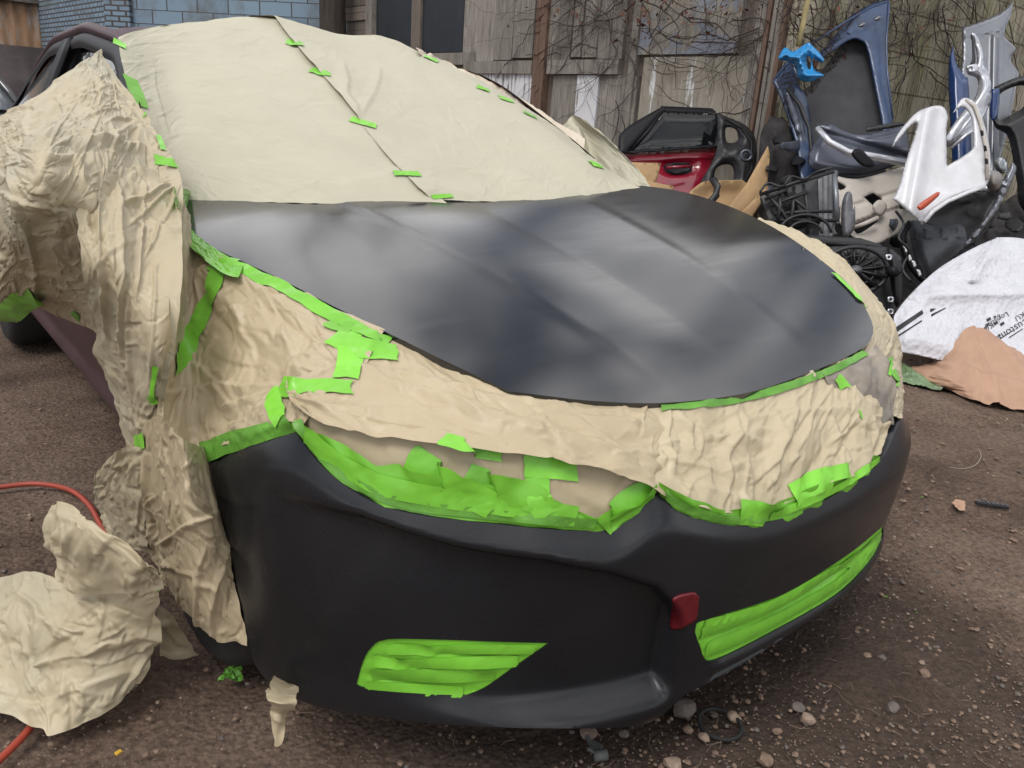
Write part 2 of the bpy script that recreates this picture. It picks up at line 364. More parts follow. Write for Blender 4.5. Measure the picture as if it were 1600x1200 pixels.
def sheet(name, cols, m, res=.0036, amp=.010, size=.09, seed=1, ang=0., stretch=1., folds=(), bulge=0., crease=None, parent=None, solid=0, edge=.0025, pin=0.0, raw=None, onto=True):
    C_ = net(cols, bulge) if raw is None else np.asarray(raw)
    lu = np.linalg.norm(np.diff(C_, axis=0), axis=2).mean(1).sum(); lv = np.linalg.norm(np.diff(C_, axis=1), axis=2).mean(0).sum()
    nu, nv = max(6, int(lu/res)), max(6, int(lv/res)); G = catmull(catmull(C_, nu, 0), nv, 1)
    U = np.concatenate([[0], np.cumsum(np.linalg.norm(np.diff(G, axis=0), axis=2).mean(1))])[:, None]+np.zeros((1, nv))
    V = np.concatenate([[0], np.cumsum(np.linalg.norm(np.diff(G, axis=1), axis=2).mean(0))])[None]+np.zeros((nu, 1))
    N = grid_normals(G); d = crumple(U, V, amp, size, seed, ang, stretch)
    d = d+creases(U, V, seed+500, ang, stretch, 1. if crease is None else crease)
    # softened outline: torn / cut edges wander a little inside the sheet's own plane
    eu = np.minimum(U, lu-U); ev = np.minimum(V, lv-V); e = np.minimum(eu, ev)
    if pin: d = d*(pin+(1-pin)*sstep(e, 0, .08))
    if folds:
        px = project(G)
        for (x0, y0, x1, y1, w, h) in folds:      # a pressed fold seen from (x0,y0) to (x1,y1): width w px, height h m; steep on one side
            a = np.array([x0, y0], float); b = np.array([x1, y1], float); ab = b-a; L = np.linalg.norm(ab); t = ((px-a)@ab)/L**2
            s = (px[..., 0]-a[0])*(-ab[1]/L)+(px[..., 1]-a[1])*(ab[0]/L)
            s = s+w*.35*smooth_noise(t*4, t*0+x0, 3)
            prof = np.where(s < 0, np.clip(1+s/(w*.28), 0, 1), np.clip(1-s/(w*.8), 0, 1)); d = d+.5*h*prof*sstep(t, -.12, .12)*(1-sstep(t, .85, 1.15))
    G = G+N*d[..., None]
    wob = edge*sstep(.03-e, 0, .03)
    G = G+np.stack([smooth_noise(U*30, V*30, seed+3), smooth_noise(U*30, V*30, seed+4), smooth_noise(U*30, V*30, seed+5)], -1)*wob[..., None]
    idx = np.arange(nu*nv).reshape(nu, nv)
    Fq = np.stack([idx[:-1, :-1], idx[1:, :-1], idx[1:, 1:], idx[:-1, 1:]], -1).reshape(-1, 4); Vx = G.reshape(-1, 3); Fq = face_cam(Vx, Fq)
    o = link(name, Vx, Fq, m, parent, solid=solid)
    if onto: SURF.append((Vx, Fq))
    return o
def skin(name, outline, holes, h, fn, m, parent=None, flange=0, solid=0, dens=None, onto=True, crump=None):
    V2, T = triangulate(outline, holes, h); P = fn(V2)
    if crump: pass
    T = face_cam(P, T); PP, TT = P, [tuple(t) for t in T]
    if flange:       # the pressed rim turned inwards along every edge
        cnt = {}
        for t in T:
            for a, b in ((t[0], t[1]), (t[1], t[2]), (t[2], t[0])): cnt[(a, b)] = 1
        be = [(a, b) for (a, b) in cnt if (b, a) not in cnt]; ids = {}; ex = []
        for a, b in be:
            for v in (a, b):
                if v not in ids:
                    q = P[v]; n = np.array([q[0]-XC, q[1]-YC, 0]); n /= np.linalg.norm(n)
                    ids[v] = len(P)+len(ex); ex += [q, q-n*flange if flange > 0 else q+np.array([0, 0, flange])-n*.004]
        PP = np.concatenate([P, np.array(ex)]); TT += [(ids[b], ids[a], ids[a]+1, ids[b]+1) for a, b in be]
    o = link(name, PP, TT, m, parent, solid=solid)
    if onto: SURF.append((P, T))
    return o
def bvh(extra=None):
    V = []; Fc = []; s = 0
    for v, f in (extra or SURF):
        V.append(v); Fc += [tuple(int(k)+s for k in q) for q in f]; s += len(v)
    return BVHTree.FromPolygons([tuple(p) for p in np.concatenate(V)], Fc)
def tape(tree, pts, width=.048, m=None, name='tape_piece', parent=None, lift=.0022, seed=0, closed=False, res=.005, ends=.004, curl=.0):
    """a strip of tape pressed onto the surfaces below it"""
    c = spline(pts, 8, False); P = []; Nn = []
    for x, y in c:
        d = rays(x, y); hit = tree.ray_cast(Vector(CAM), Vector(d).normalized(), 30)
        if hit[0] is not None:
            n = hit[1]; n = n if n.dot(Vector(CAM)-hit[0]) > 0 else -n
            P.append(np.array(hit[0])); Nn.append(np.array(n))
    if len(P) < 2: return None
    P = np.array(P); Nn = np.array(Nn); keep = [0]
    for i in range(1, len(P)):
        if np.linalg.norm(P[i]-P[keep[-1]]) < .25: keep.append(i)
    P = P[keep]; Nn = Nn[keep]; 
    for _ in range(2):
        Nn[1:-1] = (Nn[:-2]+Nn[1:-1]*2+Nn[2:])/4
    l = np.concatenate([[0], np.cumsum(np.linalg.norm(np.diff(P, axis=0), axis=1))]); n = max(4, int(l[-1]/res)); t = np.linspace(0, l[-1], n)
    P = np.stack([np.interp(t, l, P[:, k]) for k in range(3)], 1); Nn = np.stack([np.interp(t, l, Nn[:, k]) for k in range(3)], 1)
    Nn /= np.linalg.norm(Nn, axis=1, keepdims=True); T = np.gradient(P, axis=0); T /= np.linalg.norm(T, axis=1, keepdims=True)+1e-9
    S = np.cross(Nn, T); S /= np.linalg.norm(S, axis=1, keepdims=True)+1e-9
    k = max(4, int(width/.005)); V = []; rnd = random.Random(seed+len(pts)+int(pts[0][0]))
    je = [rnd.uniform(-1, 1)*ends for _ in range(k+1)]; js = [rnd.uniform(-1, 1)*ends for _ in range(k+1)]
    for i in range(n):
        for j in range(k+1):
            w = (j/k-.5)*width; q = P[i]+S[i]*w
            if i == 0: q = q+T[0]*js[j]
            if i == n-1: q = q+T[-1]*je[j]
            near = tree.find_nearest(Vector(q), .03)
            if near[0] is not None:
                q2 = np.array(near[0]); h_ = float((q2-q)@Nn[i]); q = q+Nn[i]*max(-.012, min(.012, h_))
            V.append(q)
    V = np.array(V).reshape(n, k+1, 3)
    for _ in range(2):
        U_ = V.copy(); U_[1:-1] = (V[:-2]+2*V[1:-1]+V[2:])/4; V = U_.copy(); V[:, 1:-1] = (U_[:, :-2]+2*U_[:, 1:-1]+U_[:, 2:])/4
    tt, jj = t[:, None]+np.zeros((1, k+1)), np.linspace(0, width, k+1)[None]+np.zeros((n, 1))
    V = V+Nn[:, None]*(lift+.0008+crumple(tt, jj, .0022, .03, seed+17, .9, 2.5)+curl)[..., None] if False else V+Nn[:, None]*(lift+.0012+np.abs(crumple(tt, jj, .0038, .028, seed+17, .9, 2.5)))[..., None]
    V = list(V.reshape(-1, 3))
    F_ = [(i*(k+1)+j, (i+1)*(k+1)+j, (i+1)*(k+1)+j+1, i*(k+1)+j+1) for i in range(n-1) for j in range(k)]
    o = link(name, V, face_cam(V, F_), m or M['tape'], None)
    if parent: adopt(parent, o) if parent.type == 'EMPTY' else setattr(o, 'parent', parent)
    return o
def box(name, lo, hi, m, parent=None, bevel=.004):
    (x0, y0, z0), (x1, y1, z1) = lo, hi
    v = [(x0, y0, z0), (x1, y0, z0), (x1, y1, z0), (x0, y1, z0), (x0, y0, z1), (x1, y0, z1), (x1, y1, z1), (x0, y1, z1)]
    f = [(0, 3, 2, 1), (4, 5, 6, 7), (0, 1, 5, 4), (1, 2, 6, 5), (2, 3, 7, 6), (3, 0, 4, 7)]
    return link(name, v, f, m, parent, smooth=False, bevel=bevel)
def tube_vf(pts, r, k=8, r1=None, cap=True):
    P = np.asarray(pts, float); n = len(P); T = np.gradient(P, axis=0); T /= np.linalg.norm(T, axis=1, keepdims=True)+1e-9; V = []; F_ = []
    up = np.array([0, 0, 1.]) if abs(T[0][2]) < .9 else np.array([1., 0, 0])
    rr = np.linspace(r, r if r1 is None else r1, n)
    for i in range(n):
        a = np.cross(T[i], up); a /= np.linalg.norm(a)+1e-9; b = np.cross(T[i], a)
        for j in range(k): V.append(P[i]+rr[i]*(a*math.cos(2*math.pi*j/k)+b*math.sin(2*math.pi*j/k)))
    for i in range(n-1):
        for j in range(k): F_.append((i*k+j, i*k+(j+1) % k, (i+1)*k+(j+1) % k, (i+1)*k+j))
    if cap: F_ += [tuple(range(k))[::-1], tuple((n-1)*k+j for j in range(k))]
    return V, F_
def tube(name, pts, r, m, parent=None, k=8, r1=None):
    V, F_ = tube_vf(pts, r, k, r1); return link(name, V, F_, m, parent)
# ------------------------------------------------------------------ setting: ground
def ground():
    n1 = 220; xs = np.concatenate([np.linspace(-40, -3.2, 30), np.linspace(-3, 7, n1), np.linspace(7.3, 60, 40)]); ys = np.concatenate([np.linspace(-30, -2.2, 20), np.linspace(-2, 6, n1), np.linspace(6.3, 80, 50)])
    X, Y = np.meshgrid(xs, ys, indexing='ij'); near = np.exp(-((X-1)**2+(Y-1)**2)/30)
    Z = (.016*smooth_noise(X*2.2, Y*2.2, 1)+.008*smooth_noise(X*6, Y*6, 2)+.004*smooth_noise(X*17, Y*17, 8))*near-.012
    n, k = X.shape; idx = np.arange(n*k).reshape(n, k); F_ = np.stack([idx[:-1, :-1], idx[1:, :-1], idx[1:, 1:], idx[:-1, 1:]], -1).reshape(-1, 4)
    m = mat('dirt', (.10, .07, .058), .95, spec=.15); nt = m.node_tree; b = nt.nodes['Principled BSDF']; L = nt.links; t = nt.nodes.new('ShaderNodeTexCoord')
    def N_(sc, det=8, ro=.65):
        q = nt.nodes.new('ShaderNodeTexNoise'); q.inputs['Scale'].default_value = sc; q.inputs['Detail'].default_value = det; q.inputs['Roughness'].default_value = ro; L.new(t.outputs['Object'], q.inputs['Vector']); return q
    def R_(src, stops):
        r = nt.nodes.new('ShaderNodeValToRGB'); e = r.color_ramp.elements
        while len(e) < len(stops): e.new(.5)
        for q, (p, c) in zip(e, stops): q.position = p; q.color = (*c, 1)
        L.new(src, r.inputs[0]); return r
    a = R_(N_(1.3).outputs[0], [(.34, (.060, .042, .033)), (.5, (.138, .097, .073)), (.68, (.20, .148, .115))])
    g = R_(N_(60, 6, .7).outputs[0], [(.3, (.45, .43, .42)), (.5, (1, 1, 1)), (.72, (1.5, 1.45, 1.4))])
    v = nt.nodes.new('ShaderNodeTexVoronoi'); v.inputs['Scale'].default_value = 75; L.new(t.outputs['Object'], v.inputs['Vector'])
    vs = R_(v.outputs['Distance'], [(.0, (1.5, 1.45, 1.4)), (.3, (1.05, 1.03, 1.02)), (.55, (.7, .68, .67))])
    m1 = nt.nodes.new('ShaderNodeMix'); m1.data_type = 'RGBA'; m1.blend_type = 'MULTIPLY'; m1.inputs[0].default_value = 1
    L.new(a.outputs[0], m1.inputs[6]); L.new(g.outputs[0], m1.inputs[7])
    m2 = nt.nodes.new('ShaderNodeMix'); m2.data_type = 'RGBA'; m2.blend_type = 'MULTIPLY'; m2.inputs[0].default_value = .30
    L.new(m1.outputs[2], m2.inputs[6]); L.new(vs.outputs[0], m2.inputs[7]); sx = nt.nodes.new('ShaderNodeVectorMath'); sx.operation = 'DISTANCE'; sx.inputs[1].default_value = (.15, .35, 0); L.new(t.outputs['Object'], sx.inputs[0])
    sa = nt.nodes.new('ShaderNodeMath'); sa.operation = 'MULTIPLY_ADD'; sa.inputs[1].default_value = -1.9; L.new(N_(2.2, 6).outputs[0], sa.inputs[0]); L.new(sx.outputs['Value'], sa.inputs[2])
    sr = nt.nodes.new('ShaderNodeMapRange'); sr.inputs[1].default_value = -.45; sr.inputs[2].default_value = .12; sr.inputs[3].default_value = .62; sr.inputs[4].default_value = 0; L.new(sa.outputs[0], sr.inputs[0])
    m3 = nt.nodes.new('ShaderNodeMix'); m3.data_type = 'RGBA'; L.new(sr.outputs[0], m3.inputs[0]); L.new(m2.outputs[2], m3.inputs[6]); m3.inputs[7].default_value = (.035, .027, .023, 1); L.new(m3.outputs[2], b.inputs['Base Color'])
    h = nt.nodes.new('ShaderNodeMath'); h.operation = 'SUBTRACT'; L.new(N_(28, 10, .72).outputs[0], h.inputs[0]); hm = nt.nodes.new('ShaderNodeMath'); hm.operation = 'MULTIPLY'; hm.inputs[1].default_value = .5
    L.new(v.outputs['Distance'], hm.inputs[0]); L.new(hm.outputs[0], h.inputs[1])
    bp = nt.nodes.new('ShaderNodeBump'); bp.inputs['Strength'].default_value = .9; bp.inputs['Distance'].default_value = .014; L.new(h.outputs[0], bp.inputs['Height']); L.new(bp.outputs[0], b.inputs['Normal'])
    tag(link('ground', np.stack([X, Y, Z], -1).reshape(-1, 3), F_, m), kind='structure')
ground()
# ------------------------------------------------------------------ setting: buildings behind
WX, WY = 4.7, 3.2                      # wooden shed front is the plane x = WX, block wall the plane y = WY
def wood_mat(name, c1_, c2_, paint=None, pt=.5, grain=(2, 26, 1.2), moss=None):
    m = mat(name, c1_, .85, spec=.2); nt = m.node_tree; b = nt.nodes['Principled BSDF']; L = nt.links
    t = nt.nodes.new('ShaderNodeTexCoord'); mp_ = nt.nodes.new('ShaderNodeMapping'); mp_.inputs['Scale'].default_value = grain; L.new(t.outputs['Object'], mp_.inputs[0])
    n = nt.nodes.new('ShaderNodeTexNoise'); n.inputs['Scale'].default_value = 3; n.inputs['Detail'].default_value = 10; n.inputs['Roughness'].default_value = .65; L.new(mp_.outputs[0], n.inputs['Vector'])
    r = nt.nodes.new('ShaderNodeValToRGB'); e = r.color_ramp.elements; e[0].position = .3; e[1].position = .7; e[0].color = (*c2_, 1); e[1].color = (*c1_, 1); L.new(n.outputs[0], r.inputs[0])
    g = nt.nodes.new('ShaderNodeNewGeometry'); q = nt.nodes.new('ShaderNodeMapRange'); q.inputs[3].default_value = .62; q.inputs[4].default_value = 1.25; L.new(g.outputs['Random Per Island'], q.inputs[0])
    mm = nt.nodes.new('ShaderNodeVectorMath'); mm.operation = 'SCALE'; L.new(r.outputs[0], mm.inputs[0]); L.new(q.outputs[0], mm.inputs['Scale']); last = mm.outputs[0]
    def layer(last, colr, sc, lo, hi, scale3=(1, 1, 1), fac=1.):
        m2 = nt.nodes.new('ShaderNodeMapping'); m2.inputs['Scale'].default_value = scale3; m2.inputs['Location'].default_value = (sc, 1, 2); L.new(t.outputs['Object'], m2.inputs[0])
        n2 = nt.nodes.new('ShaderNodeTexNoise'); n2.inputs['Scale'].default_value = sc; n2.inputs['Detail'].default_value = 9; n2.inputs['Roughness'].default_value = .7; L.new(m2.outputs[0], n2.inputs['Vector'])
        mr = nt.nodes.new('ShaderNodeMapRange'); mr.inputs[1].default_value = lo; mr.inputs[2].default_value = hi; mr.inputs[4].default_value = fac; L.new(n2.outputs[0], mr.inputs[0])
        mx_ = nt.nodes.new('ShaderNodeMix'); mx_.data_type = 'RGBA'; L.new(mr.outputs[0], mx_.inputs[0]); L.new(last, mx_.inputs[6]); mx_.inputs[7].default_value = (*colr, 1); return mx_.outputs[2]
    for lay in (paint or []): last = layer(last, *lay)
    L.new(last, b.inputs['Base Color'])
    bp = nt.nodes.new('ShaderNodeBump'); bp.inputs['Strength'].default_value = .5; bp.inputs['Distance'].default_value = .01; L.new(n.outputs[0], bp.inputs['Height']); L.new(bp.outputs[0], b.inputs['Normal'])
    return m
M['wood'] = wood_mat('weathered_boards', (.32, .295, .255), (.12, .105, .092), [((.07, .06, .055), 3, .52, .66, (1, 3, .5), .7)])
M['wood_dark'] = wood_mat('dark_boards', (.22, .18, .15), (.10, .085, .072))
M['wood_rust'] = wood_mat('rusty_post', (.20, .13, .095), (.095, .062, .048))
M['wood_white'] = wood_mat('peeling_white_boards', (.20, .17, .14), (.10, .085, .07), [((.62, .62, .63), 4, .44, .50, (1, 5, .6), 1.)])
M['wood_whiter'] = wood_mat('white_painted_board', (.22, .19, .16), (.12, .1, .08), [((.66, .66, .67), 4, .34, .42, (1, 4, .6), 1.)])
M['panel_blue'] = wood_mat('peeling_blue_panel', (.35, .32, .27), (.22, .20, .165), [((.09, .08, .07), 4, .54, .68, (1, 2, .8), .7), ((.24, .27, .34), 2.2, .48, .54, (1, 1, 1.3), .8), ((.27, .24, .15), 3.1, .58, .63, (1, 1, 1), .6)], grain=(2, 8, 1.5))
M['panel_low'] = wood_mat('stained_panel', (.36, .325, .27), (.24, .215, .175), [((.10, .085, .07), 4, .54, .70, (1, 3, .6), .6), ((.60, .60, .60), 2.6, .585, .60, (1, 3.2, .5), 1.), ((.10, .12, .035), 1.7, .56, .68, (1, 1.2, .7), .7)], grain=(2, 8, 1.5))
M['screen'] = mat('dark_window_screen', (.022, .027, .034), .5, var=.35, vscale=5)
def concrete():
    m = mat('mossy_block_wall', (.26, .24, .19), .92, spec=.15); nt = m.node_tree; b = nt.nodes['Principled BSDF']; L = nt.links; t = nt.nodes.new('ShaderNodeTexCoord')
    def N_(sc, s3, det=9, ro=.7):
        mp_ = nt.nodes.new('ShaderNodeMapping'); mp_.inputs['Scale'].default_value = s3; L.new(t.outputs['Object'], mp_.inputs[0])
        q = nt.nodes.new('ShaderNodeTexNoise'); q.inputs['Scale'].default_value = sc; q.inputs['Detail'].default_value = det; q.inputs['Roughness'].default_value = ro; L.new(mp_.outputs[0], q.inputs['Vector']); return q.outputs[0]
    def mixc(a, c, f):
        q = nt.nodes.new('ShaderNodeMix'); q.data_type = 'RGBA'; L.new(f, q.inputs[0]); L.new(a, q.inputs[6]); q.inputs[7].default_value = (*c, 1); return q.outputs[2]
    def ramp(src, lo, hi, a=0, bb=1):
        q = nt.nodes.new('ShaderNodeMapRange'); q.inputs[1].default_value = lo; q.inputs[2].default_value = hi; q.inputs[3].default_value = a; q.inputs[4].default_value = bb; L.new(src, q.inputs[0]); return q.outputs[0]
    base = nt.nodes.new('ShaderNodeRGB'); base.outputs[0].default_value = (.42, .385, .31, 1)
    c = mixc(base.outputs[0], (.27, .27, .13), ramp(N_(1.6, (1.6, 1, .5)), .42, .62, 0, .8))
    c = mixc(c, (.17, .145, .11), ramp(N_(3.2, (3.5, 1, .45)), .46, .62, 0, .85))
    c = mixc(c, (.08, .065, .055), ramp(N_(6, (5, 1, .35), 12, .75), .53, .60, 0, .85))
    c = mixc(c, (.36, .34, .28), ramp(N_(24, (1, 1, 1)), .58, .66, 0, .6))
    sx = nt.nodes.new('ShaderNodeSeparateXYZ'); L.new(t.outputs['Object'], sx.inputs[0]); cb = nt.nodes.new('ShaderNodeCombineXYZ'); L.new(sx.outputs[0], cb.inputs[0]); L.new(sx.outputs[2], cb.inputs[1])
    bk = nt.nodes.new('ShaderNodeTexBrick'); bk.inputs['Scale'].default_value = 1; bk.inputs['Brick Width'].default_value = .66; bk.inputs['Row Height'].default_value = .33; bk.inputs['Mortar Size'].default_value = .010; bk.inputs['Mortar Smooth'].default_value = .3
    bk.inputs['Color1'].default_value = (1, 1, 1, 1); bk.inputs['Color2'].default_value = (.85, .85, .83, 1); bk.inputs['Mortar'].default_value = (.35, .33, .3, 1); L.new(cb.outputs[0], bk.inputs['Vector'])
    mu = nt.nodes.new('ShaderNodeMix'); mu.data_type = 'RGBA'; mu.blend_type = 'MULTIPLY'; mu.inputs[0].default_value = .9; L.new(c, mu.inputs[6]); L.new(bk.outputs['Color'], mu.inputs[7]); L.new(mu.outputs[2], b.inputs['Base Color'])
    bp = nt.nodes.new('ShaderNodeBump'); bp.inputs['Strength'].default_value = .7; bp.inputs['Distance'].default_value = .02; L.new(N_(30, (1, 1, 1)), bp.inputs['Height']); L.new(bp.outputs[0], b.inputs['Normal'])
    return m
M['concrete'] = concrete()
def blue_brick(name, u_axis, bw, bh, mortar):
    m = mat(name, (.20, .27, .33), .8, spec=.2); nt = m.node_tree; b = nt.nodes['Principled BSDF']; L = nt.links; t = nt.nodes.new('ShaderNodeTexCoord')
    sx = nt.nodes.new('ShaderNodeSeparateXYZ'); L.new(t.outputs['Object'], sx.inputs[0]); cb = nt.nodes.new('ShaderNodeCombineXYZ'); L.new(sx.outputs[u_axis], cb.inputs[0]); L.new(sx.outputs[2], cb.inputs[1])
    bk = nt.nodes.new('ShaderNodeTexBrick'); bk.inputs['Scale'].default_value = 1; bk.inputs['Brick Width'].default_value = bw; bk.inputs['Row Height'].default_value = bh; bk.inputs['Mortar Size'].default_value = mortar
    bk.inputs['Color1'].default_value = (.21, .29, .36, 1); bk.inputs['Color2'].default_value = (.16, .22, .28, 1); bk.inputs['Mortar'].default_value = (.07, .065, .065, 1); L.new(cb.outputs[0], bk.inputs['Vector'])
    n = nt.nodes.new('ShaderNodeTexNoise'); n.inputs['Scale'].default_value = 1.3; n.inputs['Detail'].default_value = 10; n.inputs['Roughness'].default_value = .7; L.new(t.outputs['Object'], n.inputs['Vector'])
    q = nt.nodes.new('ShaderNodeMapRange'); q.inputs[1].default_value = .5; q.inputs[2].default_value = .68; q.inputs[4].default_value = .75; L.new(n.outputs[0], q.inputs[0])
    mx_ = nt.nodes.new('ShaderNodeMix'); mx_.data_type = 'RGBA'; L.new(q.outputs[0], mx_.inputs[0]); L.new(bk.outputs[0], mx_.inputs[6]); mx_.inputs[7].default_value = (.11, .10, .085, 1); L.new(mx_.outputs[2], b.inputs['Base Color'])
    bp = nt.nodes.new('ShaderNodeBump'); bp.inputs['Strength'].default_value = .8; bp.inputs['Distance'].default_value = .02; L.new(bk.outputs['Fac'], bp.inputs['Height']); bp.invert = True; L.new(bp.outputs[0], b.inputs['Normal'])
    return m
shed = empty('wooden_shed', (WX, 7, 0), 'weathered grey wooden shed with dark window screens and peeling white boards', 'shed')
def part(parent, name, lo, hi, m, bevel=.003):
    o = box(name, lo, hi, m, bevel=bevel); adopt(parent, o); return o
part(shed, 'wall', (WX+.03, WY+.02, -.05), (WX+3, 11.2, 3.5), M['wood_dark'], 0)
def wyz(px, py): p = at_ax(px, py, 0, WX); return p[1], p[2]
def rect(x0, y0, x1, y1):
    mx_, my_ = (x0+x1)/2, (y0+y1)/2; ya = wyz(x0, my_)[0]; yb = wyz(x1, my_)[0]; zt = wyz(mx_, y0)[1]; zb = wyz(mx_, y1)[1]; return min(ya, yb), max(ya, yb), zb, zt
def boards(name, x0, y0, x1, y1, n, m, depth=.025, seed=0, ztop=None, horiz=False, parent=None):
    ya, yb, zb, zt = rect(x0, y0, x1, y1); zt = ztop if ztop else zt; r = random.Random(seed); V = []; F_ = []
    cuts = [0]+sorted((i+r.uniform(-.18, .18))/n for i in range(1, n))+[1]
    for i in range(n):
        if horiz: a0, a1, c0, c1_ = ya, yb, zb+(zt-zb)*cuts[i], zb+(zt-zb)*cuts[i+1]-.006
        else: a0, a1, c0, c1_ = ya+(yb-ya)*cuts[i]+.005, ya+(yb-ya)*cuts[i+1]-.005, zb+r.uniform(-.02, .02), zt
        d = depth*r.uniform(.55, 1.45); b = len(V); t1, t2 = r.uniform(-.003, .003), r.uniform(-.003, .003)
        V += [(WX+.035, a0, c0), (WX+.035, a1, c0), (WX+.035, a1, c1_), (WX+.035, a0, c1_), (WX-d+t1, a0, c0), (WX-d+t2, a1, c0), (WX-d+t2, a1, c1_), (WX-d+t1, a0, c1_)]
        F_ += [(b, b+1, b+2, b+3), (b+4, b+7, b+6, b+5), (b, b+4, b+5, b+1), (b+1, b+5, b+6, b+2), (b+2, b+6, b+7, b+3), (b+3, b+7, b+4, b)]
    o = link(name, V, F_, m, smooth=False); adopt(parent or shed, o); return o
T_ = 3.45
boards('siding', 500, 0, 579, 60, 7, M['wood_dark'], seed=1, ztop=2.9, horiz=True)
boards('post', 579, 0, 589, 120, 1, M['wood'], .06, 2, T_)
for x0, x1 in ((589, 645), (661, 725)):
    ya, yb, zb, zt = rect(x0, 0, x1, 82); f = part(shed, 'window_screen', (WX-.012, ya, zb), (WX+.028, yb, 2.95), M['screen'])
boards('post', 645, 0, 661, 120, 2, M['wood_dark'], .055, 3, T_)
boards('sill', 655, 83, 745, 100, 1, M['wood'], .05, 4)
boards('header', 589, -70, 725, -45, 1, M['wood'], .05, 4)
boards('siding', 726, 0, 838, 94, 4, M['wood'], .03, 5, T_)
boards('post', 839, 0, 857, 215, 2, M['wood_rust'], .07, 6, T_)
boards('siding', 858, 0, 978, 92, 6, M['wood'], .03, 7, T_)
boards('rail', 730, 96, 838, 114, 1, M['wood'], .045, 8)
boards('siding', 700, 115, 838, 260, 8, M['wood_white'], .03, 9)
boards('siding', 540, 100, 700, 300, 9, M['wood_dark'], .03, 19)
boards('lintel', 860, 94, 972, 117, 1, M['wood'], .06, 10)
boards('siding', 858, 118, 895, 340, 1, M['wood'], .02, 11)
boards('siding', 896, 118, 929, 340, 1, M['wood_whiter'], .028, 12)
boards('siding', 930, 118, 988, 340, 4, M['wood'], .03, 13)
boards('post', 979, 0, 990, 340, 1, M['wood'], .04, 14, T_)
boards('panel', 991, 0, 1158, 88, 1, M['panel_blue'], .03, 15, T_)
boards('panel', 991, 89, 1158, 400, 1, M['panel_low'], .02, 16)
boards('post', 1159, 0, 1175, 420, 2, M['wood'], .04, 17, T_)
boards('post', 1176, 0, 1183, 420, 1, M['wood_rust'], .06, 18, T_)
boards('post', 1184, 0, 1200, 420, 2, M['wood'], .045, 20, T_)
boards('post', 1200, 0, 1208, 420, 1, M['wood_rust'], .07, 21, T_)
part(shed, 'roof', (WX-.15, WY-.2, 3.5), (WX+3.2, 11.4, 3.6), M['wood_dark'])
wallb = empty('block_wall', (WX+3, WY, 0), 'mossy streaked block wall behind the heap of scrap panels', 'wall')
part(wallb, 'wall', (WX-.02, WY, -.05), (WX+12, WY+.25, 3.15), M['concrete'], .01)
pipe = tube('conduit_pipe', [at_ax(1268, -60, 1, WY-.06), at_ax(1262, 0, 1, WY-.06), at_ax(1254, 40, 1, WY-.06), at_ax(1247, 72, 1, WY-.06)], .022, mat('yellowed_pipe', (.42, .34, .16), .6, var=.3, vscale=8))
tag(pipe, 'yellowed upright pipe on the block wall above the blue panel', 'pipe')
bb_ = empty('brick_building', (3.2, 12.6, 0), 'blue painted brick building with flaking paint beyond the car roof', 'building')
c0_, c1w, c2w = np.array([2.15, 14.0]), np.array([4.35, 11.35]), np.array([1.75, 19.5])
def vwall(name, a, b, t, m, z1=4.6):
    d = (b-a)/np.linalg.norm(b-a); n = np.array([-d[1], d[0]])*t; P = [a, b, b+n, a+n]; V = [(p[0], p[1], z) for z in (-.05, z1) for p in P]
    o = link(name, V, [(0, 1, 2, 3)[::-1], (4, 5, 6, 7), (0, 1, 5, 4), (1, 2, 6, 5), (2, 3, 7, 6), (3, 0, 4, 7)], m, smooth=False); adopt(bb_, o); return o
vwall('wall', c0_, c1w+(c1w-c0_)*.3, .3, blue_brick('blue_blocks', 0, .33, .20, .006))
vwall('wall', c2w, c0_, .3, blue_brick('blue_bricks', 1, .20, .076, .012))
dd_ = (c1w-c0_)/np.linalg.norm(c1w-c0_); vwall('pilaster', c0_-dd_*.02+np.array([-.06, -.06]), c0_+dd_*.42+np.array([-.06, -.06]), .1, blue_brick('blue_corner_bricks', 0, .16, .076, .012))
fence = empty('metal_fence', (-2, 18, 0), 'rusty corrugated sheet fence under a row of old timber, far left', 'fence')
V_ = []; F_ = []; n_ = 260
for i in range(n_):
    x = -9+11*i/(n_-1); y = 18+.03*math.sin(i*1.3)
    V_ += [(x, y, .0), (x, y, 2.62)]
F_ = [(2*i, 2*i+2, 2*i+3, 2*i+1) for i in range(n_-1)]
rust = wood_mat('rusty_sheet', (.30, .20, .13), (.20, .11, .06), [((.25, .27, .28), 2, .5, .6, (2, 1, .5), .7)], grain=(3, 3, .6))
o = link('corrugated_sheet', V_, F_, rust, solid=.01); adopt(fence, o)
for k, (z0, z1, y0) in enumerate(((2.63, 2.75, 17.9), (2.76, 2.86, 17.85), (2.88, 2.98, 17.95), (3.0, 3.1, 17.9))):
    part(fence, 'timber', (-9, y0, z0), (2.05, 18.2, z1), M['wood_rust'] if k % 2 else M['wood'])
part(fence, 'coping', (-9, 17.8, 3.12), (2.05, 18.2, 3.2), mat('pale_coping', (.5, .47, .44), .7))
part(fence, 'low_wall', (-9, 17.7, -.05), (2.05, 17.95, 1.85), mat('stained_low_wall', (.16, .13, .13), .9, var=.5, vscale=2))
def leaves(n, cen, rad, size, seed):
    r = np.random.RandomState(seed); P = r.normal(size=(n, 3)); P /= np.linalg.norm(P, axis=1)[:, None]; P *= (r.rand(n, 1)**.4); P = cen+P*rad+r.normal(size=(n, 3))*.1; V = []; F_ = []
    for i in range(n):
        a, b = r.normal(size=3), r.normal(size=3); a = a/np.linalg.norm(a)*size; b = b/np.linalg.norm(b)*size*.6; k = len(V); V += [P[i]-a, P[i]+b, P[i]+a, P[i]-b]; F_.append((k, k+1, k+2, k+3))
    return V, F_
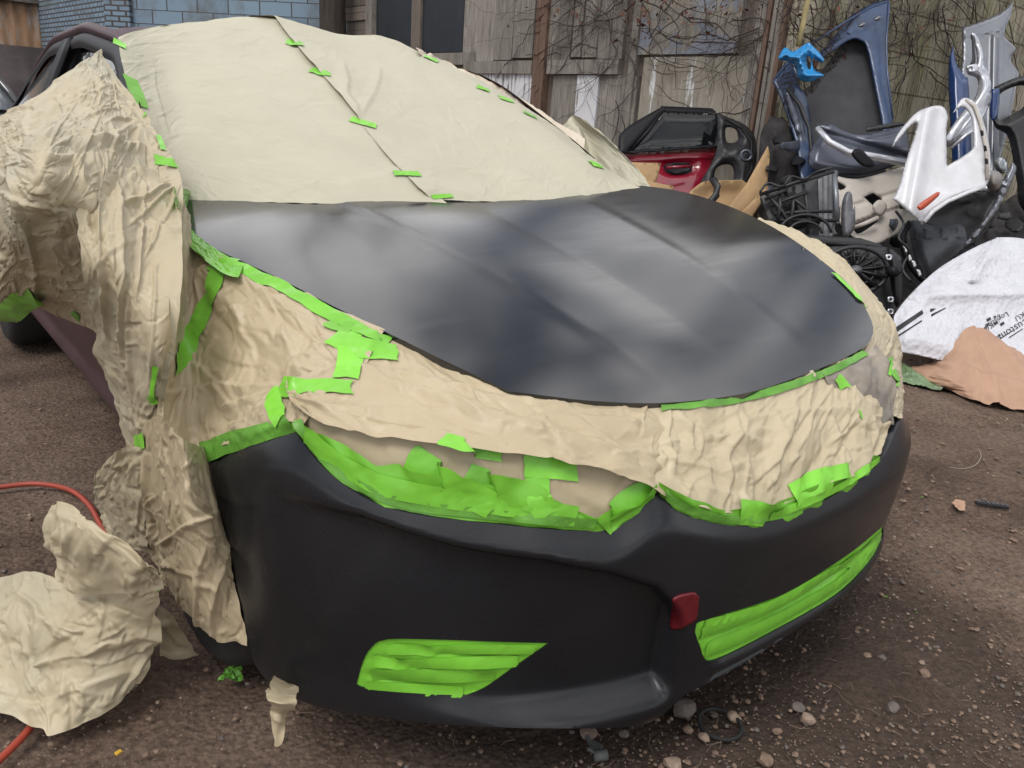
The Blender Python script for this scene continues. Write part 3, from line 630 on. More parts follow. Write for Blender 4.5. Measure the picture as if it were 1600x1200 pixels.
hm = mat('dark_hedge_leaves', (.035, .035, .028), .8, var=.5, vscale=3)
V_, F_ = leaves(5000, np.array([-1.5, 20.5, 3.6]), np.array([6.5, 1.3, 1.6]), .12, 3)
hedge = empty('hedge', (-1.5, 20.5, 0), 'dark bare hedge above the rusty fence', 'hedge'); o = link('foliage', V_, F_, hm, smooth=False); adopt(hedge, o)
sv = []; sf = []
for k in range(9):
    a, b = tube_vf([(-7+1.5*k, 20.6, 0), (-6.8+1.5*k, 20.5, 1.6), (-7.1+1.5*k, 20.4, 3.4)], .05, 6, .02); sf += [tuple(i+len(sv) for i in f) for f in b]; sv += a
adopt(hedge, link('stem', sv, sf, M['wood_dark']))
tr = empty('tree', (4.35, 10.75, 0), 'dark tree trunk between the blue building and the shed', 'tree')
bark = wood_mat('dark_bark', (.07, .055, .045), (.03, .025, .022), grain=(6, 6, .8))
adopt(tr, tube('trunk', [(4.38, 10.7, -.1), (4.36, 10.7, 1.0), (4.34, 10.72, 2.6), (4.30, 10.8, 4.6), (4.4, 11, 6.4)], .22, bark, k=20, r1=.15))
def branches(base, n, L0, seed, r0=.05, up=.5, depth=3):
    r = random.Random(seed); V = []; F_ = []
    def grow(p, d, L, rad, lev):
        pts = [p]; q = p
        for i in range(4):
            d = d+np.array([r.gauss(0, .22), r.gauss(0, .22), r.gauss(0, .14)+.05]); d = d/np.linalg.norm(d); q = q+d*L/4; pts.append(q)
        a, b = tube_vf(pts, rad, 5, rad*.5, False); F_.extend(tuple(i+len(V) for i in f) for f in b); V.extend(a)
        if lev < depth:
            for c in range(r.choice((2, 3, 3))):
                dd = d+np.array([r.gauss(0, .6), r.gauss(0, .6), r.gauss(0, .4)]); grow(pts[r.choice((2, 3, 4))], dd/np.linalg.norm(dd), L*.72, rad*.5, lev+1)
    for k in range(n):
        a = 2*math.pi*k/n+r.uniform(-.4, .4); grow(np.array(base, float)+np.array([0, 0, r.uniform(-1.2, .2)]), np.array([math.cos(a), math.sin(a), up+r.random()*.6]), L0*r.uniform(.8, 1.2), r0, 0)
    return V, F_
V_, F_ = branches((4.4, 11, 6.3), 6, 1.9, 4, .08); adopt(tr, link('crown', V_, F_, bark))
# climbing stems on the shed and the block wall
def vine(name, label, seeds, fn, n, seed, m, ang0, spread, stepz):
    r = random.Random(seed); V = []; F_ = []
    for i in range(n):
        px, py = r.uniform(*seeds[0]), r.uniform(*seeds[1]); a = ang0+r.gauss(0, spread); pts = []; L = r.randint(8, 26); rad = r.choice((.003, .0035, .004, .007))
        for k in range(L):
            p = fn(px, py, .012+.02*abs(math.sin(k*.7+i))); pts.append(p); a += r.gauss(0, .30); px += math.cos(a)*stepz; py += math.sin(a)*stepz
        a_, b_ = tube_vf(pts, rad, 4, rad*.5, False); F_ += [tuple(q+len(V) for q in f) for f in b_]; V += a_
    return tag(link(name, V, F_, m), label, 'vine')
vm = mat('dry_vine_stems', (.050, .036, .030), .9); vm2 = mat('dead_vine_leaves', (.14, .055, .035), .85, var=.5, vscale=9)
fs = lambda px, py, o: at_ax(px, py, 0, WX-.045-o)
fc = lambda px, py, o: at_ax(px, py, 1, WY-.015-o)
def grow_vine(name, label, seedlist):
    root = None; V = []; F_ = []
    for (x0, x1, y0, y1, n, ang, spr, st, fn, seed) in seedlist:
        r = random.Random(seed)
        for i in range(n):
            px, py = r.uniform(x0, x1), r.uniform(y0, y1); a = ang+r.gauss(0, spr); pts = []; L = r.randint(8, 24); rad = r.choice((.002, .0025, .0035, .0065))
            for k in range(L):
                if fn is fs and px > 1206 or fn is fc and px < 1212: break
                pts.append(fn(px, py, .012+.02*abs(math.sin(k*.7+i)))); a += r.gauss(0, .28); px += math.cos(a)*st; py += math.sin(a)*st
            if len(pts) > 2:
                a_, b_ = tube_vf(pts, rad, 4, rad*.5, False); F_ += [tuple(q+len(V) for q in f) for f in b_]; V += a_
    root = tag(link(name, V, F_, vm), label, 'vine'); return root
v1 = grow_vine('climbing_vine', 'tangle of bare brown vine stems spread over the upper shed boards', [(850, 1200, -60, 90, 95, 2.7, .6, 9, fs, 5), (900, 1190, -60, 40, 30, .4, .5, 9, fs, 6), (860, 990, 0, 180, 12, 1.2, .5, 9, fs, 7), (960, 1190, 60, 110, 14, -.35, .25, 10, fs, 8), (1100, 1205, -30, 200, 18, 1.7, .4, 9, fs, 9)])
v2 = grow_vine('climbing_vine', 'bare vine stems hanging down the block wall', [(1212, 1600, -60, 150, 170, 1.65, .35, 9, fc, 15), (1212, 1560, -60, 60, 60, 2.1, .6, 9, fc, 16), (1212, 1260, -60, 150, 34, 1.6, .7, 7, fc, 17)])
r = np.random.RandomState(8); V_ = []; F_ = []
for i in range(230):
    px, py = (r.normal(1010, 90), r.normal(18, 20)) if i < 170 else (r.uniform(1225, 1560), r.uniform(0, 110))
    p = (fs if px < 1205 else fc)(px, py, .05); a = r.normal(size=3)*.013; b = r.normal(size=3)*.011; k = len(V_); V_ += [p-a, p+b, p+a*.8, p-b]; F_.append((k, k+1, k+2, k+3))
lv = link('dead_leaves', V_, F_, vm2, smooth=False); lv.parent = v1
# bare trees on the camera's side of the yard, mirrored in the glass and the satin primer
for i, (x, y, s) in enumerate(((-6, -7, 1.2), (4, -9, 1.0), (9, -5, .9))):
    t_ = empty('tree', (x, y, 0), ['bare tree behind the viewer, nearest the left', 'bare tree behind the viewer, in the middle', 'bare tree behind the viewer, to the right'][i], 'tree', 'bare trees across the yard')
    adopt(t_, tube('trunk', [(x, y, -.1), (x+.1, y, 2), (x-.1, y+.1, 4.2*s)], .24*s, bark, k=12, r1=.15*s)); V_, F_ = branches((x-.1, y+.1, 4.2*s), 7, 3.0*s, 30+i, .10, .7, 4); adopt(t_, link('crown', V_, F_, bark))
# ------------------------------------------------------------------ neighbour car at the far left
nc = empty('parked_car', (-.95, 8, 0), 'black sedan standing behind the wrapped car at the left edge', 'car')
M['black_paint'] = mat('black_car_paint', (.016, .017, .020), .22, coat=.8)
def sedan(cx, y0, root, paint):
    ys = np.linspace(0, 4.6, 110); w = np.interp(ys, [0, .12, .5, 1, 4, 4.5, 4.6], [.62, .78, .88, .90, .90, .84, .7]); tz = np.interp(ys, [0, .1, .5, 1.2, 3.7, 4.4, 4.6], [.55, .72, .84, .98, 1.02, 1.0, .8]); prof = [(0, 0), (.85, 0), (.93, .08), (.98, .3), (1., .55), (.98, .8), (.92, .95), (.7, 1.), (0, 1.03)]; V = []
    for s in (-1, 1):
        for i, y in enumerate(ys):
            a = max([0]+[.33+math.sqrt(.36**2-(y-q)**2) for q in (.9, 3.65) if abs(y-q) < .36])
            for (u_, v_) in prof: V.append((cx+s*u_*w[i], y0+y, max(.2+v_*(tz[i]-.2), a if u_ > .5 and v_ < .7 else .2)))
    n, k = len(ys), len(prof); F_ = []
    for s in (0, 1):
        b = s*n*k; q = [(b+i*k+j, b+(i+1)*k+j, b+(i+1)*k+j+1, b+i*k+j+1) for i in range(n-1) for j in range(k-1)]+[tuple(b+j for j in range(k)), tuple(b+(n-1)*k+j for j in range(k))]; F_ += q
    adopt(root, link('body', V, F_, paint))
    ya = [1.15, 1.95, 2.3, 2.9, 3.3, 4.0]; za = [.97, 1.38, 1.43, 1.44, 1.40, 1.02]; wb = [.80, .62, .6, .6, .6, .66]
    V = []; F_ = []
    for y, z, wv in zip(ya, za, wb):
        for t in np.linspace(-1, 1, 9): V.append((cx+t*wv, y0+y-.10*(1-t*t)*(1 if y < 2 else 0), z+.04*(1-t*t)))
    F_ = [(i*9+j, i*9+j+1, (i+1)*9+j+1, (i+1)*9+j) for i in range(5) for j in range(8)]
    adopt(root, link('windscreen', V[:18], F_[:8], M['glass_grey'], solid=.006)); adopt(root, link('roof', V, F_[8:], paint, solid=.01))
    for s in (-1, 1):
        V = []; F_ = []
        for y, z, wv in zip(ya, za, wb): V += [(cx+s*(.82), y0+y, .97), (cx+s*wv, y0+y, z-.01)]
        F_ = [(2*i, 2*i+2, 2*i+3, 2*i+1) for i in range(5)]; adopt(root, link('side_window', V, F_, M['glass_dark']))
        adopt(root, tube('pillar', [(cx+s*.80, y0+1.13, .97), (cx+s*.62, y0+1.95, 1.385), (cx+s*.60, y0+2.3, 1.435)], .028, paint))
        a, b = tube_vf([(cx+s*.55, y0+.10, .66), (cx+s*.78, y0+.30, .70)], .06, 10, .04); adopt(root, link('headlight', a, b, M['glass_grey']))
        for q in (.9, 3.65):
            a, b = tube_vf([(cx+s*.68, y0+q, .32), (cx+s*.885, y0+q, .32)], .32, 28); adopt(root, link('wheel', a, b, M['rubber']))
    a, b = tube_vf([(cx-.7, y0+1.08, .985), (cx-.1, y0+1.02, 1.0), (cx+.6, y0+1.04, .99)], .010, 6); adopt(root, link('wiper', a, b, M['black_trim']))
sedan(-.95, 6.1, nc, M['black_paint'])
# ------------------------------------------------------------------ scrap heap
def depths(x, y, d0, gx, gy, cx, cy): return d0*(1+gx*(x-cx)/1000+gy*(y-cy)/1000)
def panel(name, outline, d0, m, gx=0., gy=0., bulge=.03, bw=14, holes=(), h=4., solid=.012, fn=None, sharp=False, crum=None, parent=None, seed=0):
    """sheet metal / board pressed into shape: traced outline, its own distance, tilt, curvature and thickness"""
    o_ = spline(outline, h*1.2, True); hs = [spline(q, h, True) for q in holes]; V2, T = triangulate(o_, hs, h); c = o_.mean(0)
    allb = np.concatenate([o_]+hs); dist = np.empty(len(V2))
    for k in range(0, len(V2), 2000): dist[k:k+2000] = np.sqrt(((V2[k:k+2000, None]-allb[None])**2).sum(2).min(1))
    d = depths(V2[:, 0], V2[:, 1], d0, gx, gy, *c)-bulge*sstep(dist, -bw*.15, bw)
    if fn: d = d+fn(V2[:, 0], V2[:, 1])
    if crum: d = d+crumple(V2[:, 0]/200., V2[:, 1]/200., crum[0], crum[1], seed+3)
    P = at_d(V2[:, 0], V2[:, 1], d); T = face_cam(P, T); o = link(name, P, T, m, solid=solid)
    if parent: adopt(parent, o)
    return o
def thing(name, px, py, d, label, cat, group=None): return empty(name, tuple(at_d(px, py, d)), label, cat, group)
def ptube(name, pts, r, m, parent=None, k=7, r1=None):
    o = tube(name, [at_d(*p) for p in pts], r, m, k=k, r1=r1)
    if parent: adopt(parent, o)
    return o
M['red'] = mat('red_door_paint', (.22, .006, .022), .22, coat=.8)
M['blue'] = mat('blue_panel_paint', (.028, .058, .135), .38, var=.5, vscale=5, coat=.3, bump=.06, bscale=12)
M['navy'] = mat('navy_fender_paint', (.010, .035, .13), .3, coat=.5)
M['silver'] = mat('silver_paint', (.19, .20, .225), .32, metal=.5, coat=.4, var=.2, vscale=4)
M['silver_bright'] = mat('bright_silver_paint', (.55, .56, .60), .25, metal=.5, coat=.5)
M['grey_in'] = mat('grey_fender_skin', (.10, .11, .14), .30, metal=.4, var=.3, vscale=4)
M['white'] = mat('white_fender_paint', (.62, .62, .64), .3, coat=.4, var=.16, vscale=7, bump=.03, bscale=14)
M['beige'] = mat('beige_trim_plastic', (.46, .42, .37), .55, var=.2, vscale=5)
M['card'] = mat('cardboard', (.40, .26, .13), .8, var=.2, vscale=6, bump=.1)
M['felt'] = mat('insulation_felt', (.045, .045, .050), .85, var=.35, vscale=6, bump=.2, bscale=20)
M['fins'] = mat('radiator_fins', (.17, .17, .18), .5, metal=.5, var=.3, vscale=20)
M['amber'] = mat('amber_marker', (.42, .055, .012), .25, coat=.6)
M['bluebag'] = mat('blue_plastic_film', (.03, .30, .68), .28, coat=.4, var=.3, vscale=14, bump=.3, bscale=30)
M['bag'] = mat('white_woven_bag', (.58, .58, .62), .5, var=.10, vscale=6)
def bag_bump(m):
    nt = m.node_tree; b = nt.nodes['Principled BSDF']; t = nt.nodes.new('ShaderNodeTexCoord'); v = nt.nodes.new('ShaderNodeTexVoronoi'); v.inputs['Scale'].default_value = 42; v.feature = 'SMOOTH_F1'; nt.links.new(t.outputs['Object'], v.inputs['Vector'])
    bp = nt.nodes.new('ShaderNodeBump'); bp.inputs['Strength'].default_value = .5; bp.inputs['Distance'].default_value = .02; bp.invert = True; nt.links.new(v.outputs['Distance'], bp.inputs['Height']); nt.links.new(bp.outputs[0], b.inputs['Normal'])
bag_bump(M['bag'])
G1 = 'scrap car panels heaped by the wall'
# red rear door
t = thing('car_door', 1050, 300, 6.9, 'glossy red car door with black framed window leaning near the shed', 'car door', 'scrap doors')
panel('door_skin', [(967, 241, 'c'), (1040, 236), (1121, 229, 'c'), (1118, 242), (1097, 296), (1090, 330), (1085, 400, 'c'), (1000, 400, 'c'), (978, 330), (970, 275)], 6.9, M['red'], gy=-.25, bulge=.03, parent=t, holes=[[(1040, 262), (1050, 258), (1070, 257), (1080, 260), (1072, 266), (1052, 268)]], fn=lambda x, y: -.03*np.exp(-((y-(247-.05*(x-1040)))/4.)**2)+.02*np.exp(-((y-(262))/10.)**2))
panel('handle_cup', [(1037, 260), (1050, 255), (1072, 254), (1083, 259), (1074, 269), (1050, 271)], 6.93, M['black_trim'], bulge=-.02, parent=t)
ptube('handle', [(1041, 262, 6.80), (1056, 261, 6.76), (1080, 260, 6.80)], .014, M['red'], t)
panel('window_frame', [(966, 241, 'c'), (966, 219), (970, 208), (990, 192), (1032, 168), (1040, 166), (1133, 170, 'c'), (1134, 176), (1126, 215), (1121, 230, 'c')], 6.95, M['black_trim'], gy=-.25, bulge=.02, bw=6, parent=t, h=3, holes=[[(982, 236, 'c'), (1036, 177, 'c'), (1126, 180, 'c'), (1116, 226, 'c')]])
panel('window_glass', [(980, 238, 'c'), (1034, 175, 'c'), (1128, 178, 'c'), (1118, 229, 'c')], 6.95, M['glass_black'], gy=-.02, bulge=.01, parent=t)
ptube('window_bar', [(984, 236, 6.92), (1012, 206, 6.95), (1037, 173, 6.97)], .018, M['black_trim'], t)
t = thing('car_door', 1150, 300, 6.55, 'bare black inner door shell beside the red door', 'car door', 'scrap doors')
panel('shell', [(1120, 176, 'c'), (1140, 184), (1165, 196), (1180, 216), (1182, 250), (1172, 280), (1166, 330), (1160, 400, 'c'), (1085, 400, 'c'), (1090, 300), (1118, 240)], 6.55, M['black_plastic'], gy=-.2, bulge=.06, parent=t, crum=(.03, .10), holes=[[(1134, 200), (1150, 203), (1152, 220), (1136, 222)], [(1120, 262), (1142, 258), (1146, 280), (1118, 284)]])
for a in ((1166, 243),): ptube('speaker_ring', [(a[0]+8*math.cos(q), a[1]+8*math.sin(q), 6.42) for q in np.linspace(0, 6.283, 16)], .013, M['grey_in'], t)
ptube('rail', [(1133, 186, 6.5), (1158, 200, 6.5), (1174, 222, 6.48), (1175, 262, 6.45), (1164, 290, 6.4)], .012, M['black_trim'], t)
for i, (ol, d0, gy, lab) in enumerate((
    ([(975, 253, 'c'), (1033, 255, 'c'), (1026, 283, 'c'), (1004, 300, 'c'), (985, 300, 'c')], 6.2, -.3, 'tan cardboard flap in front of the red door'),
    ([(1000, 280, 'c'), (1053, 291, 'c'), (1050, 303, 'c'), (1046, 345, 'c'), (995, 345, 'c')], 6.0, -.2, 'lowest cardboard piece at the foot of the red door'),
    ([(1078, 300, 'c'), (1100, 284), (1130, 282), (1160, 281, 'c'), (1176, 300), (1166, 345, 'c'), (1130, 380, 'c'), (1085, 350, 'c')], 6.1, -.4, 'curved cardboard sheet between the doors and the pointed slab'),
    ([(1200, 228, 'c'), (1203, 242, 'c'), (1198, 300, 'c'), (1160, 350, 'c'), (1130, 335, 'c'), (1166, 288, 'c')], 5.9, -.1, 'tall pointed cardboard slab beside the black inner shell'),
    ([(1200, 290, 'c'), (1201, 302, 'c'), (1166, 352, 'c'), (1158, 400, 'c'), (1150, 340, 'c')], 5.8, 0, 'narrow folded cardboard edge below the pointed slab'))):
    o = panel('cardboard_piece', ol, d0, M['card'], gy=gy, gx=.3, bulge=.02 if i != 2 else -.10, bw=25, solid=.006, h=5); tag(o, lab, 'cardboard', 'cardboard scraps')
o = ptube('corrugated_hose', [(1114, 280, 6.0), (1121, 292, 5.98), (1119, 305, 5.98), (1108, 318, 5.98), (1098, 330, 6.0)], .028, M['black_plastic'], k=12); tag(o, 'black ribbed hose curling over the curved cardboard', 'hose')
# blue bonnet panel seen from its inner side
t = thing('scrap_bonnet', 1330, 300, 6.2, 'dented blue bonnet leaning on the wall, dark felt lining facing out', 'bonnet', 'scrap bonnets')
OUT = [(1387, 0, 'c'), (1391, 8), (1387, 60), (1387, 100), (1397, 187, 'c'), (1385, 215), (1380, 300, 'c'), (1275, 330, 'c'), (1262, 283), (1254, 287), (1248, 268), (1243, 225), (1222, 160), (1207, 128, 'c'), (1215, 114), (1244, 78), (1263, 65), (1326, 25), (1365, 5)]
INN = [(1252, 118), (1286, 92), (1326, 64), (1345, 64), (1355, 80), (1371, 159), (1378, 205), (1372, 290), (1290, 315), (1276, 250), (1262, 160), (1250, 135)]
panel('bonnet_skin', OUT, 6.2, M['blue'], gy=-.30, bulge=.018, bw=4, holes=[INN], parent=t, h=3.0, crum=(.010, .14), fn=lambda x, y: .03*np.exp(-((x-(1252+.35*(y-140)))/5.)**2))
panel('felt_lining', [(x+(1 if x > 1310 else -1)*3, y+(2 if y > 150 else -2)) for x, y in INN], 6.24, M['felt'], gy=-.30, bulge=-.03, bw=20, parent=t, fn=lambda x, y: -.015*smooth_noise(x/30, y/30, 5))
panel('inner_flange', [(1232, 140), (1248, 165), (1258, 200), (1262, 235), (1258, 270), (1250, 240), (1242, 205), (1232, 175), (1226, 150)], 6.12, M['grey_in'], bulge=.04, bw=5, parent=t, crum=(.02, .08))
ptube('seal_strip', [(1230, 138, 6.08), (1250, 165, 6.06), (1264, 200, 6.04), (1268, 235, 6.03), (1262, 262, 6.03)], .016, M['black_plastic'], t)
for p in ((1346, 38), (1370, 28)): panel('hinge_plate', [(p[0]-6, p[1]+3), (p[0], p[1]-3), (p[0]+6, p[1]-4), (p[0]+6, p[1]+2), (p[0]-3, p[1]+5)], 6.22, M['silver'], bulge=.02, bw=3, h=2, parent=t)
ptube('edge_lip', [(1212, 122, 6.15), (1244, 84, 6.2), (1264, 71, 6.22), (1326, 31, 6.28), (1364, 10, 6.32), (1386, 3, 6.33)], .009, M['blue'], t)
ptube('edge_lip', [(1388, 5, 6.33), (1385, 60, 6.3), (1386, 110, 6.22), (1395, 185, 6.12)], .008, M['blue'], t)
t = tag(panel('plastic_bag', [(1216, 92), (1226, 74), (1240, 80), (1262, 67), (1272, 74), (1288, 93), (1284, 98), (1270, 92), (1272, 108), (1287, 117), (1280, 122), (1262, 128), (1248, 122), (1244, 104), (1230, 96)], 5.98, M['bluebag'], bulge=.10, bw=12, h=2.2, solid=.002, crum=(.05, .06), holes=[[(1262, 88), (1267, 92), (1266, 108), (1261, 103)]]), 'torn bright blue plastic bag snagged on the blue bonnet corner', 'plastic bag')
# grey fender
t = thing('scrap_fender', 1340, 260, 5.9, 'dark grey fender lying sideways below the blue bonnet lining', 'fender', G1)
panel('fender_skin', [(1276, 197, 'c'), (1300, 193), (1312, 201), (1340, 210), (1377, 205), (1415, 192, 'c'), (1420, 230), (1413, 254), (1399, 259), (1348, 273), (1309, 271), (1269, 263), (1264, 241), (1279, 212)], 5.9, M['grey_in'], gy=-.2, bulge=.05, bw=14, parent=t, h=3.5, fn=lambda x, y: .07*np.exp(-((y-(205+.30*(x-1276)))/7.)**2))
ptube('wheel_arch_edge', [(1277, 200, 5.80), (1296, 222, 5.74), (1325, 238, 5.72), (1360, 244, 5.72), (1412, 254, 5.76)], .022, M['silver_bright'], t, r1=.03)
panel('lower_lip', [(1330, 240), (1345, 258), (1360, 262), (1368, 258), (1352, 238), (1340, 232)], 5.7, M['black_trim'], bulge=.02, parent=t, bw=4, h=3)
panel('bracket_strip', [(1353, 199), (1412, 190), (1413, 196), (1354, 206)], 5.84, M['black_plastic'], bulge=.01, bw=3, h=3, parent=t)
# beige trim
t = thing('scrap_trim', 1380, 340, 5.75, 'beige plastic trim panel with square holes under the white fender', 'trim panel', G1)
panel('panel_skin', [(1304, 274, 'c'), (1343, 279), (1412, 260, 'c'), (1440, 280), (1450, 330), (1432, 345), (1377, 379), (1345, 378), (1309, 343)], 5.75, M['beige'], gy=-.25, bulge=.014, bw=5, parent=t, h=3.0, holes=[[(1350, 308, 'c'), (1364, 302, 'c'), (1378, 311, 'c'), (1364, 321, 'c')], [(1306, 284), (1321, 292), (1313, 297), (1306, 292)], [(1334, 352), (1368, 340), (1372, 345), (1345, 364), (1336, 362)]], fn=lambda x, y: .018*np.exp(-((y-(322-.30*(x-1330)))/3.)**2)+.02*(y > 345-.35*(x-1340)))
panel('hole_cover', [(1363, 322), (1374, 312), (1386, 322), (1378, 337), (1368, 334)], 5.66, M['beige'], bulge=.02, bw=5, h=3, parent=t)
panel('hole_back', [(1300, 280), (1380, 290), (1385, 350), (1330, 372), (1303, 330)], 5.98, M['black_plastic'], bulge=.0, parent=t)
ptube('grab_bar', [(1334, 356, 5.66), (1350, 350, 5.62), (1372, 340, 5.62)], .016, M['beige'], t)
# white fender
t = thing('scrap_fender', 1470, 300, 5.5, 'white plastic fender with a red-orange side marker leaning on the heap', 'fender', G1)
WF = [(1395, 229, 'c'), (1401, 212), (1418, 190), (1436, 173), (1462, 165), (1475, 168), (1482, 184), (1479, 200), (1480, 259, 'c'), (1516, 236), (1521, 222), (1518, 185), (1506, 168), (1497, 170), (1490, 176, 'c'), (1500, 157), (1511, 153), (1526, 163), (1536, 186), (1546, 227), (1548, 272), (1540, 293, 'c'), (1510, 300), (1476, 318), (1452, 340), (1441, 351, 'c'), (1433, 343), (1395, 311, 'c'), (1405, 290), (1416, 250), (1429, 210), (1432, 193), (1422, 198), (1408, 214)]
panel('fender_skin', WF, 5.5, M['white'], gy=-.22, gx=.1, bulge=.022, bw=5, parent=t, h=3, fn=lambda x, y: -.05*np.exp(-((x-(1447-.18*(y-200)))/11.)**2)*(x < 1475)-.05*sstep(y, 285, 305)*sstep(x, 1440, 1500))
panel('side_marker', [(1433, 325, 'c'), (1437, 318), (1464, 300), (1468, 300, 'c'), (1467, 306), (1441, 328)], 5.27, M['amber'], bulge=.012, bw=4, h=2, parent=t)
ptube('arch_flange', [(1444, 347, 5.30), (1458, 330, 5.31), (1480, 315, 5.33), (1512, 301, 5.36), (1538, 292, 5.38)], .014, M['white'], t)
ptube('mount_strip', [(1508, 156, 5.60), (1522, 166, 5.58), (1532, 192, 5.55), (1541, 232, 5.5), (1543, 280, 5.45)], .012, M['beige'], t)
for q in ((1534, 208), (1539, 232), (1541, 252)): panel('clip_slot', [(q[0]-2, q[1]-5), (q[0]+2, q[1]-4), (q[0]+3, q[1]+4), (q[0]-1, q[1]+5)], 5.42, M['black_trim'], bulge=.004, h=2, bw=2, parent=t)
# silver, navy and black things at the right
t = thing('scrap_bonnet', 1545, 130, 6.9, 'silver bonnet with a pressed crease standing highest at the right', 'bonnet', 'scrap bonnets')
panel('bonnet_skin', [(1503, 42, 'c'), (1527, 35), (1561, 21), (1583, 2, 'c'), (1580, 22), (1569, 53), (1578, 66), (1587, 76), (1579, 93), (1592, 113, 'c'), (1575, 200), (1550, 300, 'c'), (1500, 300, 'c'), (1500, 130), (1503, 90)], 6.9, M['silver'], gy=-.25, bulge=.02, bw=5, parent=t, fn=lambda x, y: -.04*np.exp(-((x-(1556-.02*y))/5.)**2)*(y > 55)+.05*(y < 45+.2*(1580-x)))
t = thing('scrap_fender', 1495, 150, 6.8, 'narrow navy blue fender between the block wall and the silver parts', 'fender', G1)
panel('fender_skin', [(1489, 71, 'c'), (1483, 96), (1482, 140), (1484, 175), (1490, 300, 'c'), (1520, 300, 'c'), (1514, 136), (1509, 121), (1496, 102), (1491, 82)], 6.8, M['navy'], gy=-.2, bulge=.07, bw=12, parent=t)
t = thing('scrap_fender', 1520, 180, 6.1, 'bright silver curved fender with a torn bracket tip', 'fender', G1)
panel('fender_skin', [(1517, 51, 'c'), (1524, 53), (1534, 74), (1538, 100), (1546, 118), (1549, 140), (1547, 162), (1532, 190), (1508, 214), (1481, 230, 'c'), (1478, 216), (1498, 182), (1520, 158), (1528, 138), (1526, 122), (1512, 116), (1510, 103), (1524, 102), (1526, 85)], 6.1, M['silver_bright'], gy=-.15, bulge=.05, bw=9, h=3, parent=t, fn=lambda x, y: .03*np.sin((x+y)/9.))
panel('inner_face', [(1518, 54), (1523, 75), (1524, 98), (1515, 102), (1519, 90)], 6.05, M['black_plastic'], bulge=.01, h=2.5, bw=3, parent=t)
panel('bracket', [(1510, 103), (1526, 100), (1530, 108), (1524, 114), (1514, 112)], 5.98, M['silver_bright'], bulge=.02, h=2, bw=3, parent=t, holes=[[(1515, 106), (1518, 106), (1518, 109), (1515, 109)]])
for a, b in (((1490, 222), (1527, 172)), ((1486, 232), (1532, 196))): ptube('crease', [(a[0], a[1], 6.0), ((a[0]+b[0])/2, (a[1]+b[1])/2-3, 5.97), (b[0], b[1], 6.0)], .012, M['silver_bright'], t)
t = thing('bumper_shell', 1590, 250, 6.5, 'black bumper shell with a blue end at the right edge', 'bumper', 'scrap bumpers')
panel('shell', [(1553, 136, 'c'), (1600, 117), (1680, 100, 'c'), (1680, 380, 'c'), (1600, 330), (1588, 280), (1575, 215), (1556, 200), (1550, 180)], 6.5, M['black_plastic'], gy=-.1, bulge=.10, bw=14, parent=t, holes=[[(1562, 148), (1600, 134), (1600, 165), (1578, 180), (1560, 186)]])
panel('blue_end', [(1548, 139, 'c'), (1562, 138, 'c'), (1562, 160), (1557, 186), (1547, 184)], 6.4, M['navy'], bulge=.03, bw=5, h=3, parent=t)
t = thing('bumper_shell', 1440, 420, 5.55, 'scuffed black wheel arch liner with a clipped rim below the white fender', 'wheel arch liner', 'scrap bumpers')
panel('liner', [(1423, 345), (1462, 353), (1503, 352), (1508, 383), (1480, 410), (1452, 436), (1434, 412), (1424, 378)], 5.6, mat('scuffed_liner', (.05, .054, .064), .6, var=.5, vscale=8, bump=.15, bscale=20), gy=-.15, bulge=.08, bw=20, parent=t, h=3, fn=lambda x, y: .012*np.sign(np.sin(x/4.))*(y < 372)*(y > 358)*(x > 1430))
panel('rim', [(1419, 344), (1426, 350), (1417, 366), (1416, 385), (1430, 412), (1448, 436), (1440, 442), (1420, 420), (1407, 390), (1406, 366)], 5.5, M['black_trim'], bulge=.03, bw=5, h=3, parent=t)
for q in ((1415, 389), (1421, 402), (1428, 412), (1436, 426)): panel('clip', [(q[0]-4, q[1]-5), (q[0]+1, q[1]-4), (q[0]+4, q[1]+3), (q[0], q[1]+6), (q[0]-2, q[1])], 5.42, M['white'], bulge=.006, h=1.6, bw=2, parent=t)
panel('arch_void', [(1445, 345), (1478, 318), (1512, 303), (1545, 298), (1560, 280), (1570, 300), (1555, 340), (1520, 380), (1500, 372), (1470, 356)], 5.85, M['black_plastic'], bulge=-.05, bw=20, parent=t, crum=(.03, .1))
t = thing('scrap_fender', 1570, 310, 5.9, 'thin torn silver fender edge curving down to the white bag', 'fender', G1)
panel('torn_edge', [(1582, 253, 'c'), (1588, 265), (1575, 298), (1558, 330), (1538, 356), (1515, 382), (1503, 384), (1525, 358), (1545, 330), (1560, 300), (1570, 275)], 5.8, M['silver'], bulge=.03, bw=6, h=2.5, parent=t, crum=(.04, .05))
t = thing('headlamp_unit', 1550, 285, 5.7, 'round grey lamp housing beside the white fender', 'headlamp', None)
panel('housing', [(1545, 268), (1560, 268), (1567, 280), (1560, 296), (1545, 296), (1540, 282)], 5.62, mat('grey_lamp_plastic', (.20, .18, .17), .5), bulge=.10, bw=12, h=2.5, parent=t)
panel('lens', [(1556, 248), (1568, 246), (1575, 258), (1572, 270), (1560, 270), (1553, 258)], 5.75, M['glass_grey'], bulge=.06, bw=8, h=2.5, parent=t)
